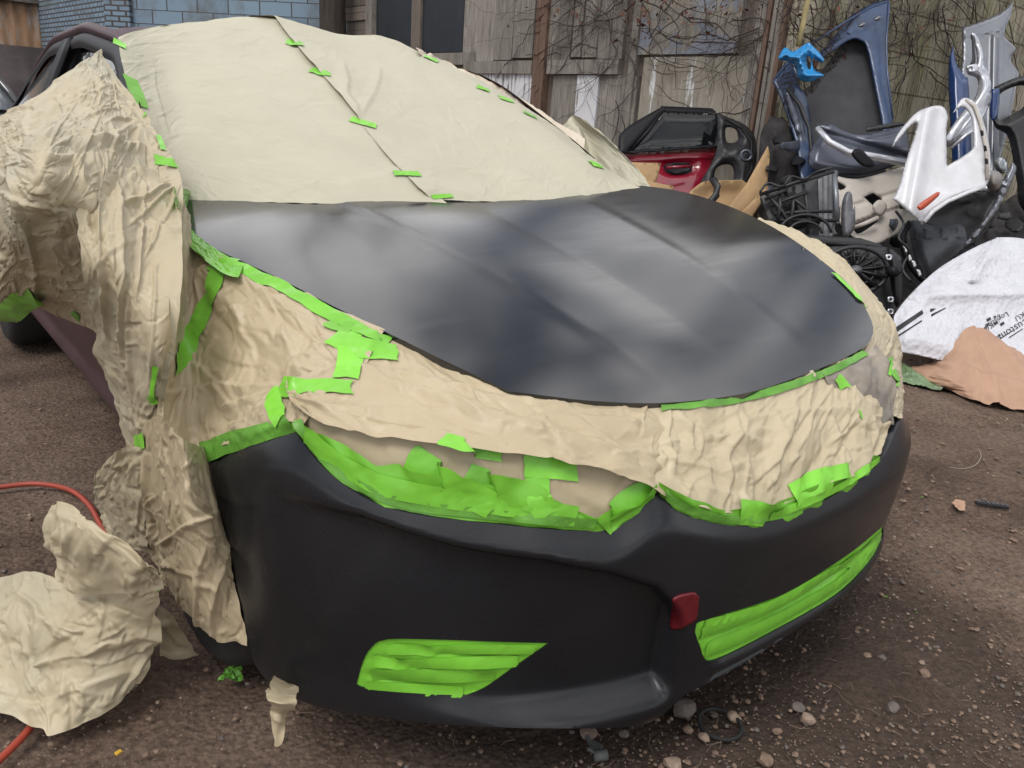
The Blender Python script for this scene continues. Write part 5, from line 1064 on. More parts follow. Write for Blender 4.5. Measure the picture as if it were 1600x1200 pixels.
pap(pc, 'crumpled tan paper over the near front wing between the bonnet and the bumper')
pd = sheet('wheel_paper', [
    [(205, 690, 'x', -.95), (212, 780, 'x', -.935), (228, 850, 'x', -.91), (246, 888, 'x', -.90)],
    [(245, 648, 'x', -.965), (252, 760, 'x', -.95), (262, 850, 'x', -.93), (272, 935, 'x', -.905)],
    [(285, 685, 'x', -.965), (298, 790, 'x', -.96), (312, 880, 'x', -.94), (325, 990, 'x', -.905)],
    [(320, 700, 'b', .012), (348, 820, 'b', .006), (368, 915, 'b', .004), (388, 1008, 'b', .002)]],
    M['kraft'], crease=1.1, amp=.008, size=.10, seed=66, ang=1.3, stretch=1.2,
    folds=[(230, 700, 235, 850, 12, .02), (290, 760, 340, 860, 16, .02), (320, 860, 310, 980, 12, .016), (350, 850, 335, 990, 12, .016), (250, 850, 330, 800, 12, .016), (260, 880, 340, 920, 12, .012)])
pap(pd, 'tan paper hanging over the near front wheel beside the dark bumper corner')
pu = sheet('lamp_paper', [
    [(452, 645, 'b', .0), (462, 665), (474, 694, 'b', -.022)], [(520, 640, 'b', .006), (520, 700), (522, 752, 'b', -.020)], [(610, 660, 'b', .010), (602, 740), (596, 800, 'b', -.012)], [(720, 675, 'b', .014), (720, 750), (720, 822, 'b', -.012)],
    [(830, 695, 'b', .014), (830, 770), (830, 834, 'b', -.012)], [(920, 712, 'b', .012), (922, 780), (928, 838, 'b', -.012)], [(990, 735, 'b', .010), (990, 780), (986, 816, 'b', -.012)], [(1024, 745, 'b', .004), (1026, 765), (1030, 784, 'b', -.012)]],
    M['kraft'], crease=.8, amp=.005, size=.06, seed=71, ang=.9, res=.006)
pap(pu, 'crumpled paper over the near headlamp, tucked below the long folded sheet')
pe = sheet('nose_paper', [
    [(446, 596, 'b', .03), (450, 612), (458, 634, 'b', .03)], [(530, 560, 'h', -.03), (512, 620), (515, 664, 'b', .028)], [(596, 506, 'h', -.02), (600, 600), (600, 682, 'b', .03)], [(690, 550, 'h', -.015), (700, 625), (705, 694, 'b', .035)],
    [(790, 604, 'h', -.015), (795, 650, .01), (800, 708, 'b', .04)], [(900, 622, 'h', -.015), (900, 670, .01), (890, 724, 'b', .04)], [(1000, 624, 'h', -.015), (1000, 685, .01), (1000, 752, 'b', .03)], [(1040, 624, 'h', -.015), (1040, 690), (1040, 775, 'b', .012)]],
    M['kraft'], crease=1.25, amp=.009, size=.07, seed=83, ang=.25, stretch=2.2, edge=.002, res=.0036,
    folds=[(570, 580, 760, 650, 16, .016), (640, 590, 900, 640, 20, .014), (700, 620, 1000, 720, 26, .018), (480, 640, 700, 640, 18, .012), (900, 650, 1040, 740, 18, .014), (560, 570, 660, 590, 12, .012), (1010, 630, 1000, 660, 10, .012)])
pap(pe, 'long folded tan sheet stretched beneath the front edge of the bonnet')
pg = sheet('grille_paper', [
    [(1012, 624, 'h', -.012), (1018, 690), (1024, 756, 'b', .016)], [(1080, 622, 'h', -.012), (1082, 700, .015), (1092, 792, 'b', .010)], [(1150, 614, 'h', -.012), (1150, 705, .02), (1150, 800, 'b', .010)],
    [(1230, 596, 'h', -.012), (1225, 690, .02), (1215, 792, 'b', .012)], [(1300, 566, 'h', -.012), (1300, 660, .02), (1290, 758, 'b', .014)], [(1330, 560, 'h', -.012), (1350, 640, .02), (1340, 738, 'b', .014)], [(1345, 590, 'b', .0), (1385, 650, 'b', .012), (1378, 705, 'b', .012)]],
    M['kraft_pale'], crease=1.1, amp=.010, size=.09, seed=95, ang=.7, stretch=1.1, res=.0036,
    folds=[(1060, 640, 1110, 760, 22, .016), (1160, 640, 1130, 790, 22, .014), (1240, 640, 1200, 770, 20, .014), (1040, 660, 1180, 690, 20, .012), (1280, 620, 1240, 730, 18, .012), (1180, 650, 1330, 640, 16, .012), (1300, 650, 1330, 720, 14, .012), (1040, 640, 1050, 740, 14, .014)])
pap(pg, 'pale crumpled paper over the grille below the bonnet lip')
def behind(px, py, m, v, dx, dy, dz): return ('p', *(resolve((px, py, m, v))+np.array([dx, dy, dz])))
ps = sheet('far_fender_paper', [
    [(1175, 343, 'h', -.02), (1195, 352, 'x', .92), behind(1195, 352, 'x', .92, .05, 0, -.2)],
    [(1235, 380, 'h', -.02), (1256, 374, 'x', .93), behind(1256, 374, 'x', .93, .04, 0, -.25)], [(1295, 425, 'h', -.02), (1308, 404, 'x', .945), behind(1308, 404, 'x', .945, .03, 0, -.3)],
    [(1335, 470, 'h', -.02), (1350, 450, 'x', .95), behind(1350, 450, 'x', .95, .03, 0, -.3)], [(1356, 510, 'h', -.02), (1387, 500, 'x', .93), behind(1387, 500, 'x', .93, .04, .03, -.3)],
    [(1352, 550, 'h', -.02), (1404, 545, 'x', .87), behind(1404, 545, 'x', .87, .06, .06, -.28)], [(1330, 575, 'h', -.03), (1408, 600, 'y', .20), behind(1408, 600, 'y', .20, .15, .05, -.15)], [(1345, 630, 'b', .0), (1402, 652, 'b', .014), behind(1402, 652, 'b', .01, .15, .05, -.05)]],
    M['kraft_pale'], amp=.007, size=.06, seed=103, ang=.3, stretch=1.6, res=.0036)
pap(ps, 'paper wrapped round the far front wing, showing as a rim beyond the bonnet')
pr = sheet('sprayed_paper', [
    [(1285, 580, 'h', -.004), (1300, 605, .01), (1345, 640, 'b', .016)], [(1320, 566, 'h', -.004), (1340, 600, .015), (1362, 650, 'b', .02)], [(1352, 552, 'h', -.004), (1372, 595, .015), (1380, 660, 'b', .02)], [(1368, 540, 'h', -.004), (1396, 585, .01), (1396, 665, 'b', .02)]],
    M['paper_sprayed'], amp=.007, size=.05, seed=111, res=.006); pap(pr, 'grey oversprayed crumpled sheet at the far corner of the nose')
# loose sheets by the near wheel
p1 = sheet('loose_paper', [
    [(-60, 930, 'z', .10), (-60, 1000, 'z', .08), (-60, 1060, 'z', .06), (-60, 1120, 'z', .03)], [(0, 905, 'z', .16), (0, 970, 'z', .14), (0, 1040, 'z', .08), (0, 1114, 'z', .03)],
    [(50, 893, 'z', .22), (50, 970, 'z', .18), (55, 1050, 'z', .10), (62, 1142, 'z', .03)], [(100, 908, 'z', .25), (105, 980, 'z', .20), (110, 1050, 'z', .12), (118, 1134, 'z', .03)],
    [(170, 905, 'z', .28), (170, 970, 'z', .22), (170, 1040, 'z', .13), (172, 1108, 'z', .04)], [(248, 905, 'z', .28), (247, 950, 'z', .22), (245, 1000, 'z', .15), (222, 1066, 'z', .06)]],
    M['kraft_dusty'], crease=1.9, edge=.006, amp=.008, size=.08, seed=123, folds=[(30, 930, 120, 1000, 16, .016), (120, 940, 60, 1040, 16, .014), (60, 1040, 200, 1000, 20, .014), (130, 930, 190, 1010, 16, .014), (40, 1100, 230, 1040, 20, .012)])
tag(p1, 'large crumpled paper sheet lying on the dirt at the near wheel', 'masking paper', 'loose papers around the near wheel')
p2 = sheet('loose_paper', [
    [(84, 794, 'z', .42), (70, 826, 'z', .38), (84, 872, 'z', .33), (90, 912, 'z', .29)], [(104, 789, 'z', .46), (104, 835, 'z', .42), (112, 885, 'z', .34), (120, 928, 'z', .28)],
    [(140, 815, 'z', .46), (150, 850, 'z', .42), (160, 890, 'z', .36), (170, 930, 'z', .29)], [(195, 850, 'z', .42), (205, 870, 'z', .40), (215, 900, 'z', .36), (215, 924, 'z', .31)], [(248, 886, 'z', .38), (252, 894, 'z', .36), (254, 902, 'z', .34), (252, 912, 'z', .32)]],
    M['kraft_dusty'], crease=1.7, edge=.006, amp=.008, size=.06, seed=131, folds=[(100, 800, 230, 890, 14, .016), (90, 850, 150, 920, 14, .012)])
tag(p2, 'upright folded flap of paper standing over the large sheet on the dirt', 'masking paper', 'loose papers around the near wheel')
p3 = sheet('loose_paper', [
    [(146, 742, 'x', -.99), (150, 790, 'x', -.97), (168, 836, 'x', -.96)], [(185, 704, 'x', -.98), (188, 780, 'x', -.965), (196, 850, 'x', -.945)], [(228, 698, 'x', -.955), (226, 780, 'x', -.945), (236, 868, 'x', -.92)]],
    M['kraft_dusty'], crease=1.3, amp=.006, size=.06, seed=140, res=.006); tag(p3, 'bunched bag-like paper hanging behind the near wheel', 'masking paper', 'loose papers around the near wheel')
p4 = sheet('loose_paper', [[(244, 945, 'z', .16), (246, 990, 'z', .08), (250, 1028, 'z', .02)], [(262, 955, 'z', .17), (275, 1000, 'z', .08), (285, 1030, 'z', .02)], [(275, 965, 'z', .17), (295, 1005, 'z', .08), (311, 1022, 'z', .02)]],
    M['kraft_dusty'], amp=.005, size=.05, seed=144, res=.006); tag(p4, 'small paper wedge between the large sheet and the tyre', 'masking paper', 'loose papers around the near wheel')
p5 = sheet('loose_paper', [[(428, 1056, 'b', -.03), (418, 1084, 'd', .905), (424, 1110, 'd', .9), (430, 1148, 'd', .9), (431, 1164, 'd', .9)], [(445, 1066, 'b', -.03), (440, 1090, 'd', .90), (438, 1115, 'd', .89), (436, 1145, 'd', .90), (435, 1166, 'd', .9)], [(463, 1076, 'b', -.03), (462, 1092, 'd', .92), (453, 1115, 'd', .91), (445, 1145, 'd', .90), (438, 1163, 'd', .9)]],
    M['kraft'], amp=.004, size=.04, seed=150, res=.004, edge=.003); tag(p5, 'small pointed scrap of paper hanging below the bumper corner', 'masking paper', 'loose papers around the near wheel')
# ------------------------------------------------------------------ tape
BV = bvh()
def bits(parent, rows):
    for i, r in enumerate(rows):
        tape(BV, r[0], r[1], M[r[2]] if len(r) > 2 else None, parent=parent, seed=i*7)
bits(wl, [([(178, 52), (196, 48)], .05), ([(186, 66), (187, 102)], .035), ([(203, 122), (214, 152), (221, 168)], .045), ([(222, 182), (254, 185)], .022), ([(241, 250), (262, 255), (288, 259)], .03), ([(246, 213), (255, 236)], .012)])
bits(wr, [([(448, 66), (472, 70)], .040), ([(486, 110), (516, 117)], .034), ([(548, 187), (588, 199)], .032), ([(615, 272), (655, 273)], .026), ([(674, 309), (706, 307)], .014), ([(662, 88), (684, 98)], .045), ([(745, 136), (765, 143)], .03), ([(780, 152), (802, 160)], .04), ([(818, 175), (838, 185)], .03)])
bits(flap, [([(890, 184), (902, 188)], .03), ([(922, 256), (938, 260)], .035), ([(984, 280), (996, 290), (1018, 294)], .02)])
PB = bvh([q for q in SURF if q is not BUMP and q is not HOODS])
he = sheet('bonnet_edge_tape', [[(272, 291, 'x', -.82), (300, 299, 'h', .006)], [(274, 318, 'x', -.85), (292, 322, 'h', .006)], [(280, 345, 'h', .04), (293, 345, 'h', .004)], [(288, 372, 'h', .014), (304, 364, 'h', .004)], [(312, 398, 'h', .014), (326, 382, 'h', .004)], [(345, 424, 'h', .012), (356, 400, 'h', .004)], [(372, 434, 'h', .012), (382, 412, 'h', .004)]], M['tape'], crease=.4, amp=.003, size=.03, seed=180, res=.0036)
tape_things = [(he, 'green tape running round the near rear corner of the bonnet')]
tape_things.append((tape(PB, [(360, 414), (430, 445), (520, 493), (606, 536)], .028, name='bonnet_edge_tape', seed=5), 'thin green tape along the near side edge of the bonnet'))
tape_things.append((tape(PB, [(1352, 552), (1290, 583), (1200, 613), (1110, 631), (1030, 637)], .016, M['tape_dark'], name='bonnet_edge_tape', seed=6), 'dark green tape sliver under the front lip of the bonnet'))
tape_things.append((tape(BV, [(1302, 428), (1330, 455), (1350, 478)], .018, name='bonnet_edge_tape', seed=7), 'green tape sliver at the far side edge of the bonnet'))
tape_things.append((sheet('bumper_edge_tape', [[(311, 692, 'b', .034), (316, 706, 'b', .026), (325, 722, 'b', .004)], [(355, 676, 'b', .034), (360, 690, 'b', .026), (366, 706, 'b', .004)], [(400, 662, 'b', .032), (406, 674, 'b', .026), (412, 690, 'b', .004)], [(444, 649, 'b', .030), (452, 660, 'b', .026), (461, 675, 'b', .004)]], M['tape_dark'], crease=.35, amp=.003, size=.04, seed=185, res=.0036, edge=.0015), 'dark green tape along the top of the near bumper corner'))
bits(pc, [([(330, 415), (372, 412)], .035), ([(342, 420), (325, 475), (300, 525), (274, 570)], .042), ([(545, 520), (548, 560), (540, 592)], .045), ([(520, 528), (570, 545), (620, 552)], .045), ([(512, 505), (530, 512), (548, 515)], .03), ([(440, 604), (490, 606), (550, 606)], .036), ([(427, 612), (430, 635), (438, 656)], .030)])
bits(pb, [([(244, 570), (238, 628)], .010), ([(236, 625), (246, 622)], .018), ([(212, 692), (228, 688)], .03)])
bits(pa, [([(2, 500), (28, 478), (52, 458)], .060, 'tape'), ([(118, 485), (130, 518)], .022, 'tape_dark')])
o = sheet('lamp_edge_tape', [
    [(452, 648, 'b', 0.013), (458, 662, 'b', 0.013), (468, 680, 'b', -.006)], [(500, 680, 'b', 0.015), (510, 710), (521, 746, 'b', -.006)], [(585, 722, 'b', 0.019), (590, 760), (598, 796, 'b', -.006)], [(635, 735, 'b', 0.021), (650, 775), (655, 812, 'b', -.006)],
    [(720, 750, 'b', 0.023), (720, 785), (720, 820, 'b', -.006)], [(800, 762, 'b', 0.023), (810, 800), (812, 828, 'b', -.006)], [(860, 776, 'b', 0.021), (868, 805), (870, 834, 'b', -.006)], [(930, 808, 'b', 0.017), (932, 822), (934, 838, 'b', -.006)], [(985, 790, 'b', 0.017), (988, 800), (990, 812, 'b', -.006)], [(1020, 760, 'b', 0.015), (1026, 770), (1032, 780, 'b', -.006)]],
    M['tape'], crease=.25, amp=.0045, size=.03, seed=160, ang=.25, stretch=3, res=.0036, edge=.006)
tape_things.append((o, 'wide wrinkled green tape along the near headlamp opening'))
o = sheet('grille_edge_tape', [
    [(1028, 756, 'b', 0.017), (1030, 766), (1032, 778, 'b', -.006)], [(1060, 772, 'b', 0.019), (1060, 785), (1058, 800, 'b', -.006)], [(1100, 788, 'b', 0.021), (1100, 800), (1098, 818, 'b', -.006)], [(1150, 796, 'b', 0.021), (1150, 812), (1148, 828, 'b', -.006)],
    [(1205, 788, 'b', 0.023), (1205, 805), (1205, 822, 'b', -.006)], [(1260, 765, 'b', 0.023), (1262, 780), (1264, 800, 'b', -.006)], [(1320, 735, 'b', 0.023), (1325, 750), (1330, 766, 'b', -.006)], [(1370, 708, 'b', 0.023), (1374, 716), (1378, 730, 'b', -.006)]],
    M['tape'], crease=.25, amp=.0045, size=.03, seed=170, ang=.25, stretch=3, res=.0036, edge=.004)
tape_things.append((o, 'wrinkled green tape along the bottom of the grille opening'))
BV = bvh()
for mk, rows_ in (('fog_lamp_mask', [([(572, 1072), (640, 1076), (725, 1080)], .022), ([(580, 1052), (680, 1056), (775, 1052)], .026), ([(585, 1032), (690, 1036), (810, 1032)], .024), ([(604, 1014), (700, 1014), (835, 1014)], .020)]),
                  ('lower_grille_mask', [([(1104, 1014), (1200, 975), (1300, 918), (1352, 872)], .030), ([(1094, 990), (1200, 950), (1300, 893), (1368, 845)], .034), ([(1100, 974), (1220, 938), (1320, 878), (1372, 836)], .018)])):
    mo_ = bpy.data.objects[mk]; me_ = mo_.data; tb = BVHTree.FromPolygons([v.co[:] for v in me_.vertices], [p.vertices[:] for p in me_.polygons])
    for i_, r_ in enumerate(rows_): tape(tb, r_[0], r_[1], parent=mo_, seed=40+i_, lift=.001)
NB = bvh([q for q in SURF if q is not BUMP])
def tuck(parent, rows):
    for i, r in enumerate(rows): tape(NB, r[0], r[1], M[r[2]] if len(r) > 2 else None, parent=parent, seed=60+i*7)
tuck(pu, [([(464, 660), (492, 698), (540, 742), (590, 772), (650, 789), (750, 801), (850, 811), (930, 818)], .017, 'tape_dark'), ([(480, 676), (530, 722), (600, 758), (690, 776), (800, 790), (900, 806)], .034)])  # lowest strip: shade along the lamp opening put into its colour
bits(pu, [([(640, 712), (700, 752), (770, 790)], .045), ([(728, 745), (800, 768), (850, 785)], .045), ([(838, 735), (842, 780), (855, 805)], .040), ([(690, 688), (730, 698), (785, 708)], .030), ([(818, 722), (900, 730)], .045), ([(940, 822), (985, 780), (1015, 765)], .040)])
tuck(pg, [([(1036, 770), (1060, 786), (1100, 803), (1150, 812), (1200, 807)], .015, 'tape_dark'), ([(1200, 805), (1262, 783), (1330, 748), (1370, 718)], .016)])  # first strip coloured darker for the shade at the grille edge
bits(pg, [([(1156, 800), (1200, 800)], .045), ([(1238, 775), (1268, 756), (1298, 746)], .045), ([(1285, 745), (1325, 735)], .03), ([(1308, 590), (1322, 608)], .030)])
bits(ps, [([(1392, 578), (1400, 596)], .030), ([(1392, 560), (1388, 588)], .010), ([(1340, 640), (1345, 655)], .006)])
for o, l in tape_things:
    if o: tag(o, l, 'masking tape', 'long green tape edges')
# ------------------------------------------------------------------ front small things
DG = bpy.context.evaluated_depsgraph_get
def bvh_of(o):
    me = o.data; return BVHTree.FromPolygons([v.co[:] for v in me.vertices], [p.vertices[:] for p in me.polygons])
BT = bvh_of(bag)
M['ink'] = mat('black_print', (.02, .02, .02), .6)
def drop(pts2, lift=.004, tree=None):
    P = []
    for x, y in pts2:
        d = rays(x, y); h_ = (tree or BT).ray_cast(Vector(CAM), Vector(d).normalized(), 30)
        if h_[0] is None: P.append(at_d(x, y, 4.7)); continue
        P.append(np.array(h_[0])-d/np.linalg.norm(d)*lift)
    return P
def print_poly(pts, name='print_band', m='ink'):
    V2, T = triangulate(spline([(*p, 'c') for p in pts], 3), [], 3); P = np.array(drop(V2)); o = link(name, P, face_cam(P, T), M[m]); adopt(bag, o) if False else setattr(o, 'parent', bag); return o
for b in ([(1400, 511), (1441, 484), (1443, 490), (1401, 519)], [(1454, 482), (1463, 482), (1456, 487), (1453, 487)], [(1402, 524), (1440, 500), (1441, 502), (1402, 527)], [(1455, 491), (1476, 481), (1479, 481), (1455, 495)]): print_poly(b)
def letters(txt, px, py, size, ang, name='print_text'):
    cu = bpy.data.curves.new(name, 'FONT'); cu.body = txt; cu.size = 1; cu.align_x = 'CENTER'; cu.resolution_u = 2; to = bpy.data.objects.new(name, cu); COL.objects.link(to)
    me = bpy.data.meshes.new_from_object(to.evaluated_get(DG())); bpy.data.objects.remove(to); c, s = math.cos(ang), math.sin(ang)
    P2 = [(px+size*(v.co.x*c-v.co.y*s), py-size*(v.co.x*s+v.co.y*c)) for v in me.vertices]; P = drop(P2, .005)
    o = link(name, P, [tuple(p.vertices) for p in me.polygons], M['ink'], smooth=False); o.parent = bag
SL = math.radians(211)      # the print lies upside down, sloping with the bag
letters('Customer', 1576, 513, 17, SL); letters('Logistics', 1556, 497, 12, SL); letters('Mexico', 1536, 524, 8, SL); letters('SKU', 1594, 490, 12, SL); letters('KG', 1543, 508, 12, SL)
for (x, y) in ((1541, 499), (1552, 505), (1562, 506), (1535, 515)): print_poly([(x, y), (x+6, y-4), (x+8, y), (x+2, y+4)])
for q in ((1560, 530), (1576, 527)): print_poly([(q[0], q[1]), (q[0]+22, q[1]-14), (q[0]+23, q[1]-13), (q[0]+1, q[1]+1.5)])
for (x, y) in ((1543, 498), (1552, 495), (1541, 507), (1559, 524)): print_poly([(x, y), (x+3, y-2.5), (x+5, y), (x+2, y+2.5)])
for (x, y, a) in ((1428, 462, .9),): pass
o = sheet('wrapping_paper', [
    [(1416, 574, 'z', .03), (1425, 580, 'z', .02), (1440, 592, 'z', .02), (1446, 598, 'z', .015)], [(1455, 566, 'z', .06), (1462, 580, 'z', .07), (1475, 596, 'z', .05), (1485, 608, 'z', .015)], [(1480, 550, 'z', .14), (1500, 570, 'z', .12), (1515, 600, 'z', .07), (1530, 628, 'z', .015)],
    [(1514, 512, 'z', .26), (1530, 545, 'z', .18), (1545, 590, 'z', .10), (1568, 634, 'z', .015)], [(1550, 520, 'z', .24), (1565, 550, 'z', .18), (1590, 595, 'z', .09), (1612, 640, 'z', .015)], [(1600, 556, 'z', .14), (1620, 580, 'z', .12), (1640, 610, 'z', .08), (1670, 650, 'z', .015)], [(1680, 585, 'z', .10), (1690, 600, 'z', .09), (1710, 630, 'z', .05), (1730, 655, 'z', .015)]],
    M['paper_brown'], amp=.020, size=.16, seed=201, ang=.5, res=.012, edge=.006, folds=[(1470, 570, 1600, 600, 14, .03), (1520, 530, 1560, 620, 14, .03), (1560, 540, 1600, 560, 10, .02)])
tag(o, 'brown wrapping paper crumpled on the dirt in front of the white bag', 'wrapping paper')
o = sheet('plastic_film', [[(1404, 565, 'z', .05), (1402, 592, 'z', .015)], [(1425, 575, 'z', .05), (1428, 600, 'z', .012)], [(1450, 592, 'z', .03), (1450, 606, 'z', .012)], [(1475, 604, 'z', .02), (1470, 610, 'z', .010)]],
    mat('pale_green_film', (.17, .26, .12), .35, var=.5, vscale=12, coat=.3), amp=.012, size=.06, seed=210); tag(o, 'pale green plastic film peeking from under the brown paper', 'plastic film')
# hoses
hose_m = mat('orange_red_hose', (.36, .055, .03), .5, var=.2, vscale=20)
def ground_path(pts, z=.012): return [at_ax(x, y, 2, z) for x, y in pts]
c = spline([(-60, 772), (0, 761), (60, 756), (110, 766), (140, 790), (156, 818), (170, 840)], 8, False); o = tube('air_hose', ground_path(c), .008, hose_m, k=10); tag(o, 'thin red-orange hose curving over the dirt behind the loose papers', 'hose', 'hoses on the ground')
c = spline([(60, 1120), (40, 1146), (15, 1172), (-30, 1215)], 6, False); o = tube('air_hose', ground_path(c, .010), .0075, hose_m, k=10); tag(o, 'short end of red-orange hose in the bottom left corner', 'hose', 'hoses on the ground')
# scrunched tape and small litter
def scrunch(px, py, z, w, seed, m, name, label, cat, n=9):
    r = np.random.RandomState(seed); c = at_ax(px, py, 2, z); pts = [c+r.normal(size=3)*[w, w, w*.35] for _ in range(n)]; pts = catmull(np.array(pts), n*7, 0); pts[:, 2] = np.maximum(pts[:, 2], .006); V = []; F_ = []
    for i, p in enumerate(pts):
        d = np.array([math.sin(i*.5+seed), math.cos(i*.37), math.sin(i*.8)])*.4*w; V += [p-d, p, p+d]
    F_ = [(3*i+j, 3*i+3+j, 3*i+4+j, 3*i+1+j) for i in range(len(pts)-1) for j in (0, 1)]; return tag(link(name, V, F_, m), label, cat)
scrunch(362, 1052, .015, .014, 3, M['tape_dark'], 'tape_scrap', 'scrunched green tape lying below the near bumper corner', 'tape scrap')
scrunch(248, 918, .27, .009, 5, M['tape'], 'tape_scrap', 'twist of green tape where the loose papers meet the wheel', 'tape scrap', 6)
o = tape(bvh([SURF[i] for i in range(len(SURF))]), [(262, 925), (290, 968), (330, 1000), (388, 1022)], .035, M['tape_dark'], name='wheel_arch_tape', lift=.006); 
if o: tag(o, 'crinkled dark green tape along the paper hem over the near tyre', 'masking tape', 'long green tape edges')
def stone_mesh(r, s, seed):
    bm = bmesh.new(); bmesh.ops.create_icosphere(bm, subdivisions=2, radius=1); q = np.random.RandomState(seed)
    ax = np.array([1, .75+q.rand()*.3, .5+q.rand()*.25])*s
    dirs = q.normal(size=(7, 3)); dirs /= np.linalg.norm(dirs, axis=1)[:, None]; cut = .62+q.rand(7)*.25
    for v in bm.verts:
        p = np.array(v.co)
        for d, c_ in zip(dirs, cut):
            k = p@d
            if k > c_: p = p-d*(k-c_)
        v.co = p*ax*(1+.05*q.normal())
    me = bpy.data.meshes.new('stone'); bm.to_mesh(me); bm.free(); return me
SM = [mat('stone_brown', (.23, .155, .11), .85, var=.3, vscale=30, bump=.3), mat('stone_grey', (.15, .125, .108), .85, var=.3, vscale=30, bump=.3), mat('stone_tan', (.32, .24, .18), .85, var=.3, vscale=30, bump=.3)]
named = [(342, 0), ]
big = [(1068, 1105, .030, 1, 'grey angular stone beside the bumper lip'), (1148, 1120, .017, 2, 'tan stone on the rubber ring'), (1050, 1192, .022, 2, 'tan round stone at the very bottom edge'), (1075, 1140, .012, 0, 'small brown stone left of the rubber ring'), (1100, 1152, .013, 2, 'brown stone just below the ring, left side'), (1262, 1122, .020, 2, 'tan split stone right of the ring'), (1248, 1105, .016, 1, 'flat grey stone above the split one'), (1395, 1105, .018, 1, 'flat dark stone alone on the open dirt'),
       (1196, 1187, .018, 0, 'brown stone below right of the ring'), (1215, 1142, .012, 0, 'small stone between the ring and split stone'), (920, 1145, .020, 2, 'pale stone under the middle of the bumper lip'), (1355, 1025, .013, 0, 'small brown stone on the open dirt'), (1378, 1028, .014, 1, 'dark angular stone beside the small brown one'), (1445, 1052, .015, 0, 'reddish stone right of the dark stones'), (975, 1146, .012, 1, 'small grey stone under the right of the lip'), (1440, 1035, .009, 2, 'pale pebble above the reddish stone')]
for i, (x, y, s, k, lab) in enumerate(big):
    o = bpy.data.objects.new('stone', stone_mesh(0, s, i)); COL.objects.link(o); o.data.materials.append(SM[k]); o.data.polygons.foreach_set('use_smooth', [False]*len(o.data.polygons)); p = at_ax(x, y, 2, s*.3); o.location = p; o.rotation_euler = (0, 0, i*1.7); tag(o, lab, 'stone', 'stones on the dirt')
# gravel: everything too small and too many to count
q = np.random.RandomState(12); tmpl = []
for s_ in range(6):
    me = stone_mesh(0, 1, 50+s_); tmpl.append((np.array([v.co[:] for v in me.vertices]), [tuple(p.vertices) for p in me.polygons]))
for gi, (cnt, smin, smax, mi, nm) in enumerate(((3600, .0016, .0065, 0, 'gravel'), (1800, .0016, .006, 1, 'gravel'), (900, .0014, .0045, 2, 'gravel'))):
    V = []; F_ = []; nv = 0
    for i in range(cnt):
        if q.rand() < .75: px, py = q.uniform(900, 1640), q.uniform(560, 1230)
        else: px, py = q.uniform(-40, 1000), q.uniform(560, 1230)
        if px < 1000 and py > 1000 and False: continue
        p = at_ax(px, py, 2, 0.)
        if np.linalg.norm(p-CAM) > 7: continue
        s = (smin+(smax-smin)*q.rand()**5)*(1+.25*np.linalg.norm(p-CAM)-.3); tv, tf = tmpl[q.randint(6)]; a = q.rand()*6.28; c_, s_ = math.cos(a), math.sin(a); v = tv*s; v = np.stack([v[:, 0]*c_-v[:, 1]*s_, v[:, 0]*s_+v[:, 1]*c_, v[:, 2]], 1)+p+[0, 0, s*.1-.004]
        V.append(v); F_ += [tuple(k+nv for k in f) for f in tf]; nv += len(v)
    tag(link(nm, np.concatenate(V), F_, SM[mi], smooth=False), kind='stuff')
# twigs / roots as ground litter
V = []; F_ = []
for i in range(420):
    px, py = (q.uniform(1000, 1640), q.uniform(590, 1220)) if i % 3 else (q.uniform(0, 1000), q.uniform(560, 1220)); p = at_ax(px, py, 2, .004)
    if np.linalg.norm(p-CAM) > 6: continue
    a = q.rand()*6.28; L = q.uniform(.01, .05); pts = [p, p+np.array([math.cos(a), math.sin(a), .02])*L*.5, p+np.array([math.cos(a+.3), math.sin(a+.3), .0])*L]; A_, B_ = tube_vf(pts, .0011, 4, .0006, False); F_ += [tuple(k+len(V) for k in f) for f in B_]; V += A_
tag(link('twig_litter', V, F_, mat('dry_twigs', (.16, .11, .08), .9)), kind='stuff')
c = at_ax(1125, 1131, 2, .006); o = tube('rubber_ring', [c+np.array([math.cos(a), math.sin(a), 0])*.045*np.array([1, 1, 1]) for a in np.linspace(0, 6.283, 40)], .0045, M['rubber'], k=8); tag(o, 'black rubber ring lying on the dirt beside small stones', 'rubber ring')
for i, (x, y, lab, mm_) in enumerate(((1440, 776, 'tiny green tape flake farthest out on the dirt', 'tape'), (1385, 932, 'green tape flake close to the bumper end', 'tape'), (1430, 956, 'dull green flake right of the bumper end', 'tape_dark'))):
    o = scrunch(x, y, .006, .004, 20+i, M[mm_], 'tape_scrap', lab, 'tape scrap', 4)
p = at_ax(1550, 789, 2, .008); st = box('metal_strip', (-.055, -.008, -.006), (.055, .008, .006), M['black_plastic'], bevel=.003); st.location = p; st.rotation_euler = (0, 0, -.9); tag(st, 'short dark ribbed strip lying on the dirt at the right', 'strip')
for k in range(7):
    r_ = box('rib', (-.048+.015*k, -.0065, .006), (-.042+.015*k, .0065, .009), M['grey_in'], bevel=0); r_.parent = st
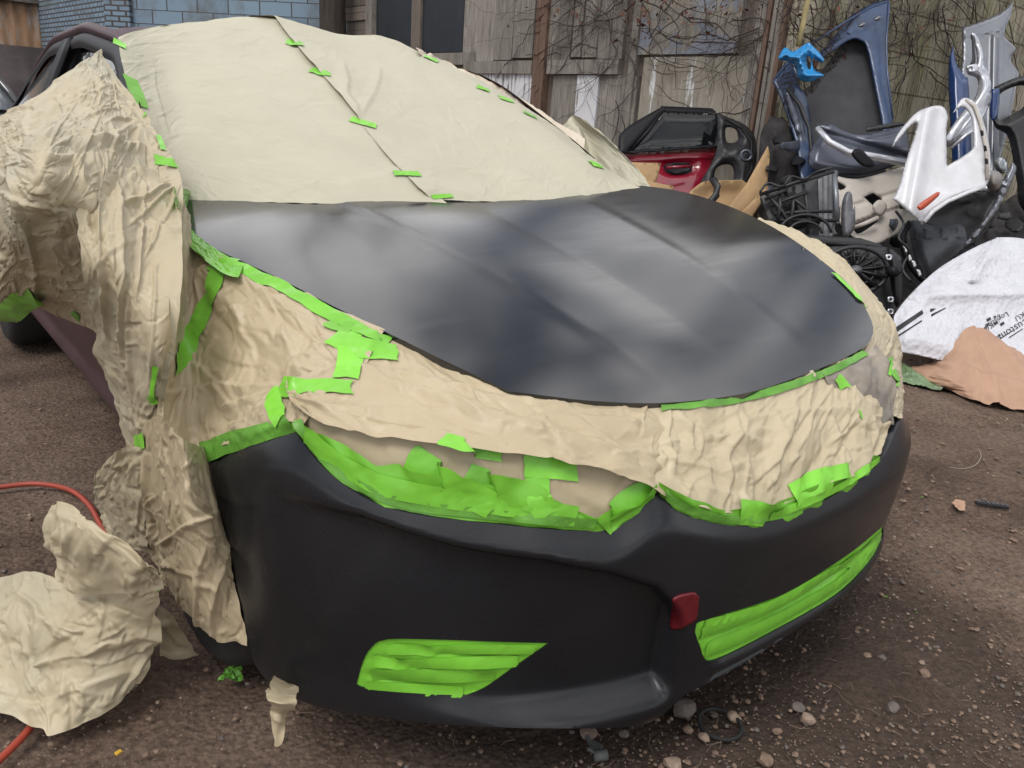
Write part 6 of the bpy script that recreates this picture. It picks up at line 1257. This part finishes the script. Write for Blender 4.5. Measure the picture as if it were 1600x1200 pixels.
p = at_ax(1500, 786, 2, .006); o = sheet('paper_scrap', [[(1487, 784, 'z', .008), (1494, 795, 'z', .008)], [(1496, 779, 'z', .012), (1503, 797, 'z', .01)], [(1508, 783, 'z', .008), (1508, 797, 'z', .008)]], M['paper_brown'], amp=.002, size=.02, seed=7, res=.003, edge=.001); tag(o, 'small brown paper scrap beside the ribbed strip', 'scrap')
o = tube('wire_offcut', ground_path(spline([(1484, 730), (1505, 732), (1525, 726), (1533, 712), (1528, 700)], 5, False), .006), .0012, mat('pale_wire', (.35, .3, .25), .6), k=5); tag(o, 'thin pale curl of wire on the dirt', 'wire')
# plastic clip under the lip
cl = empty('plastic_clip', tuple(at_ax(935, 1172, 2, 0)), 'broken grey plastic clip on the dirt below the bumper lip', 'clip'); gm = mat('grey_clip_plastic', (.10, .105, .10), .6)
p = at_ax(930, 1168, 2, .012); b1 = box('plate', (-.022, -.012, -.003), (.022, .012, .003), gm, bevel=.002); b1.location = p; b1.rotation_euler = (.2, .3, .5); adopt(cl, b1)
p = at_ax(938, 1180, 2, .012); a_, b_ = tube_vf([p+np.array([-.012, .006, 0]), p+np.array([.012, -.006, 0])], .011, 14); adopt(cl, link('barrel', a_, b_, gm))
p = at_ax(922, 1160, 2, .014); b2 = box('arm', (-.016, -.004, -.004), (.016, .004, .004), gm, bevel=.001); b2.location = p; b2.rotation_euler = (.1, -.2, 1.3); adopt(cl, b2)
p = at_ax(185, 1176, 2, .006); o = box('plastic_chip', (-.006, -.004, -.002), (.006, .004, .003), mat('yellow_plastic', (.6, .35, .04), .5), bevel=.001); o.location = p; o.rotation_euler = (.1, .1, .4); tag(o, 'tiny yellow plastic chip on the dirt at the bottom left', 'plastic chip')
# jack block under the far side of the nose
jb = at_ax(1180, 1046, 2, 0)+np.array([0, .05, 0]); o = link('wood_block', [(jb[0]-.03+dx, jb[1]+dy, z) for z in (0, .10) for dx, dy in ((0, 0), (.07, .0), (.06, .08), (0, .08))], [(0, 3, 2, 1), (4, 5, 6, 7), (0, 1, 5, 4), (1, 2, 6, 5), (2, 3, 7, 6), (3, 0, 4, 7)], M['wood_dark'], smooth=False, bevel=.004); tag(o, 'grey wooden block in the shade under the bumper centre', 'block')

# splitter end on the far side of the bumper
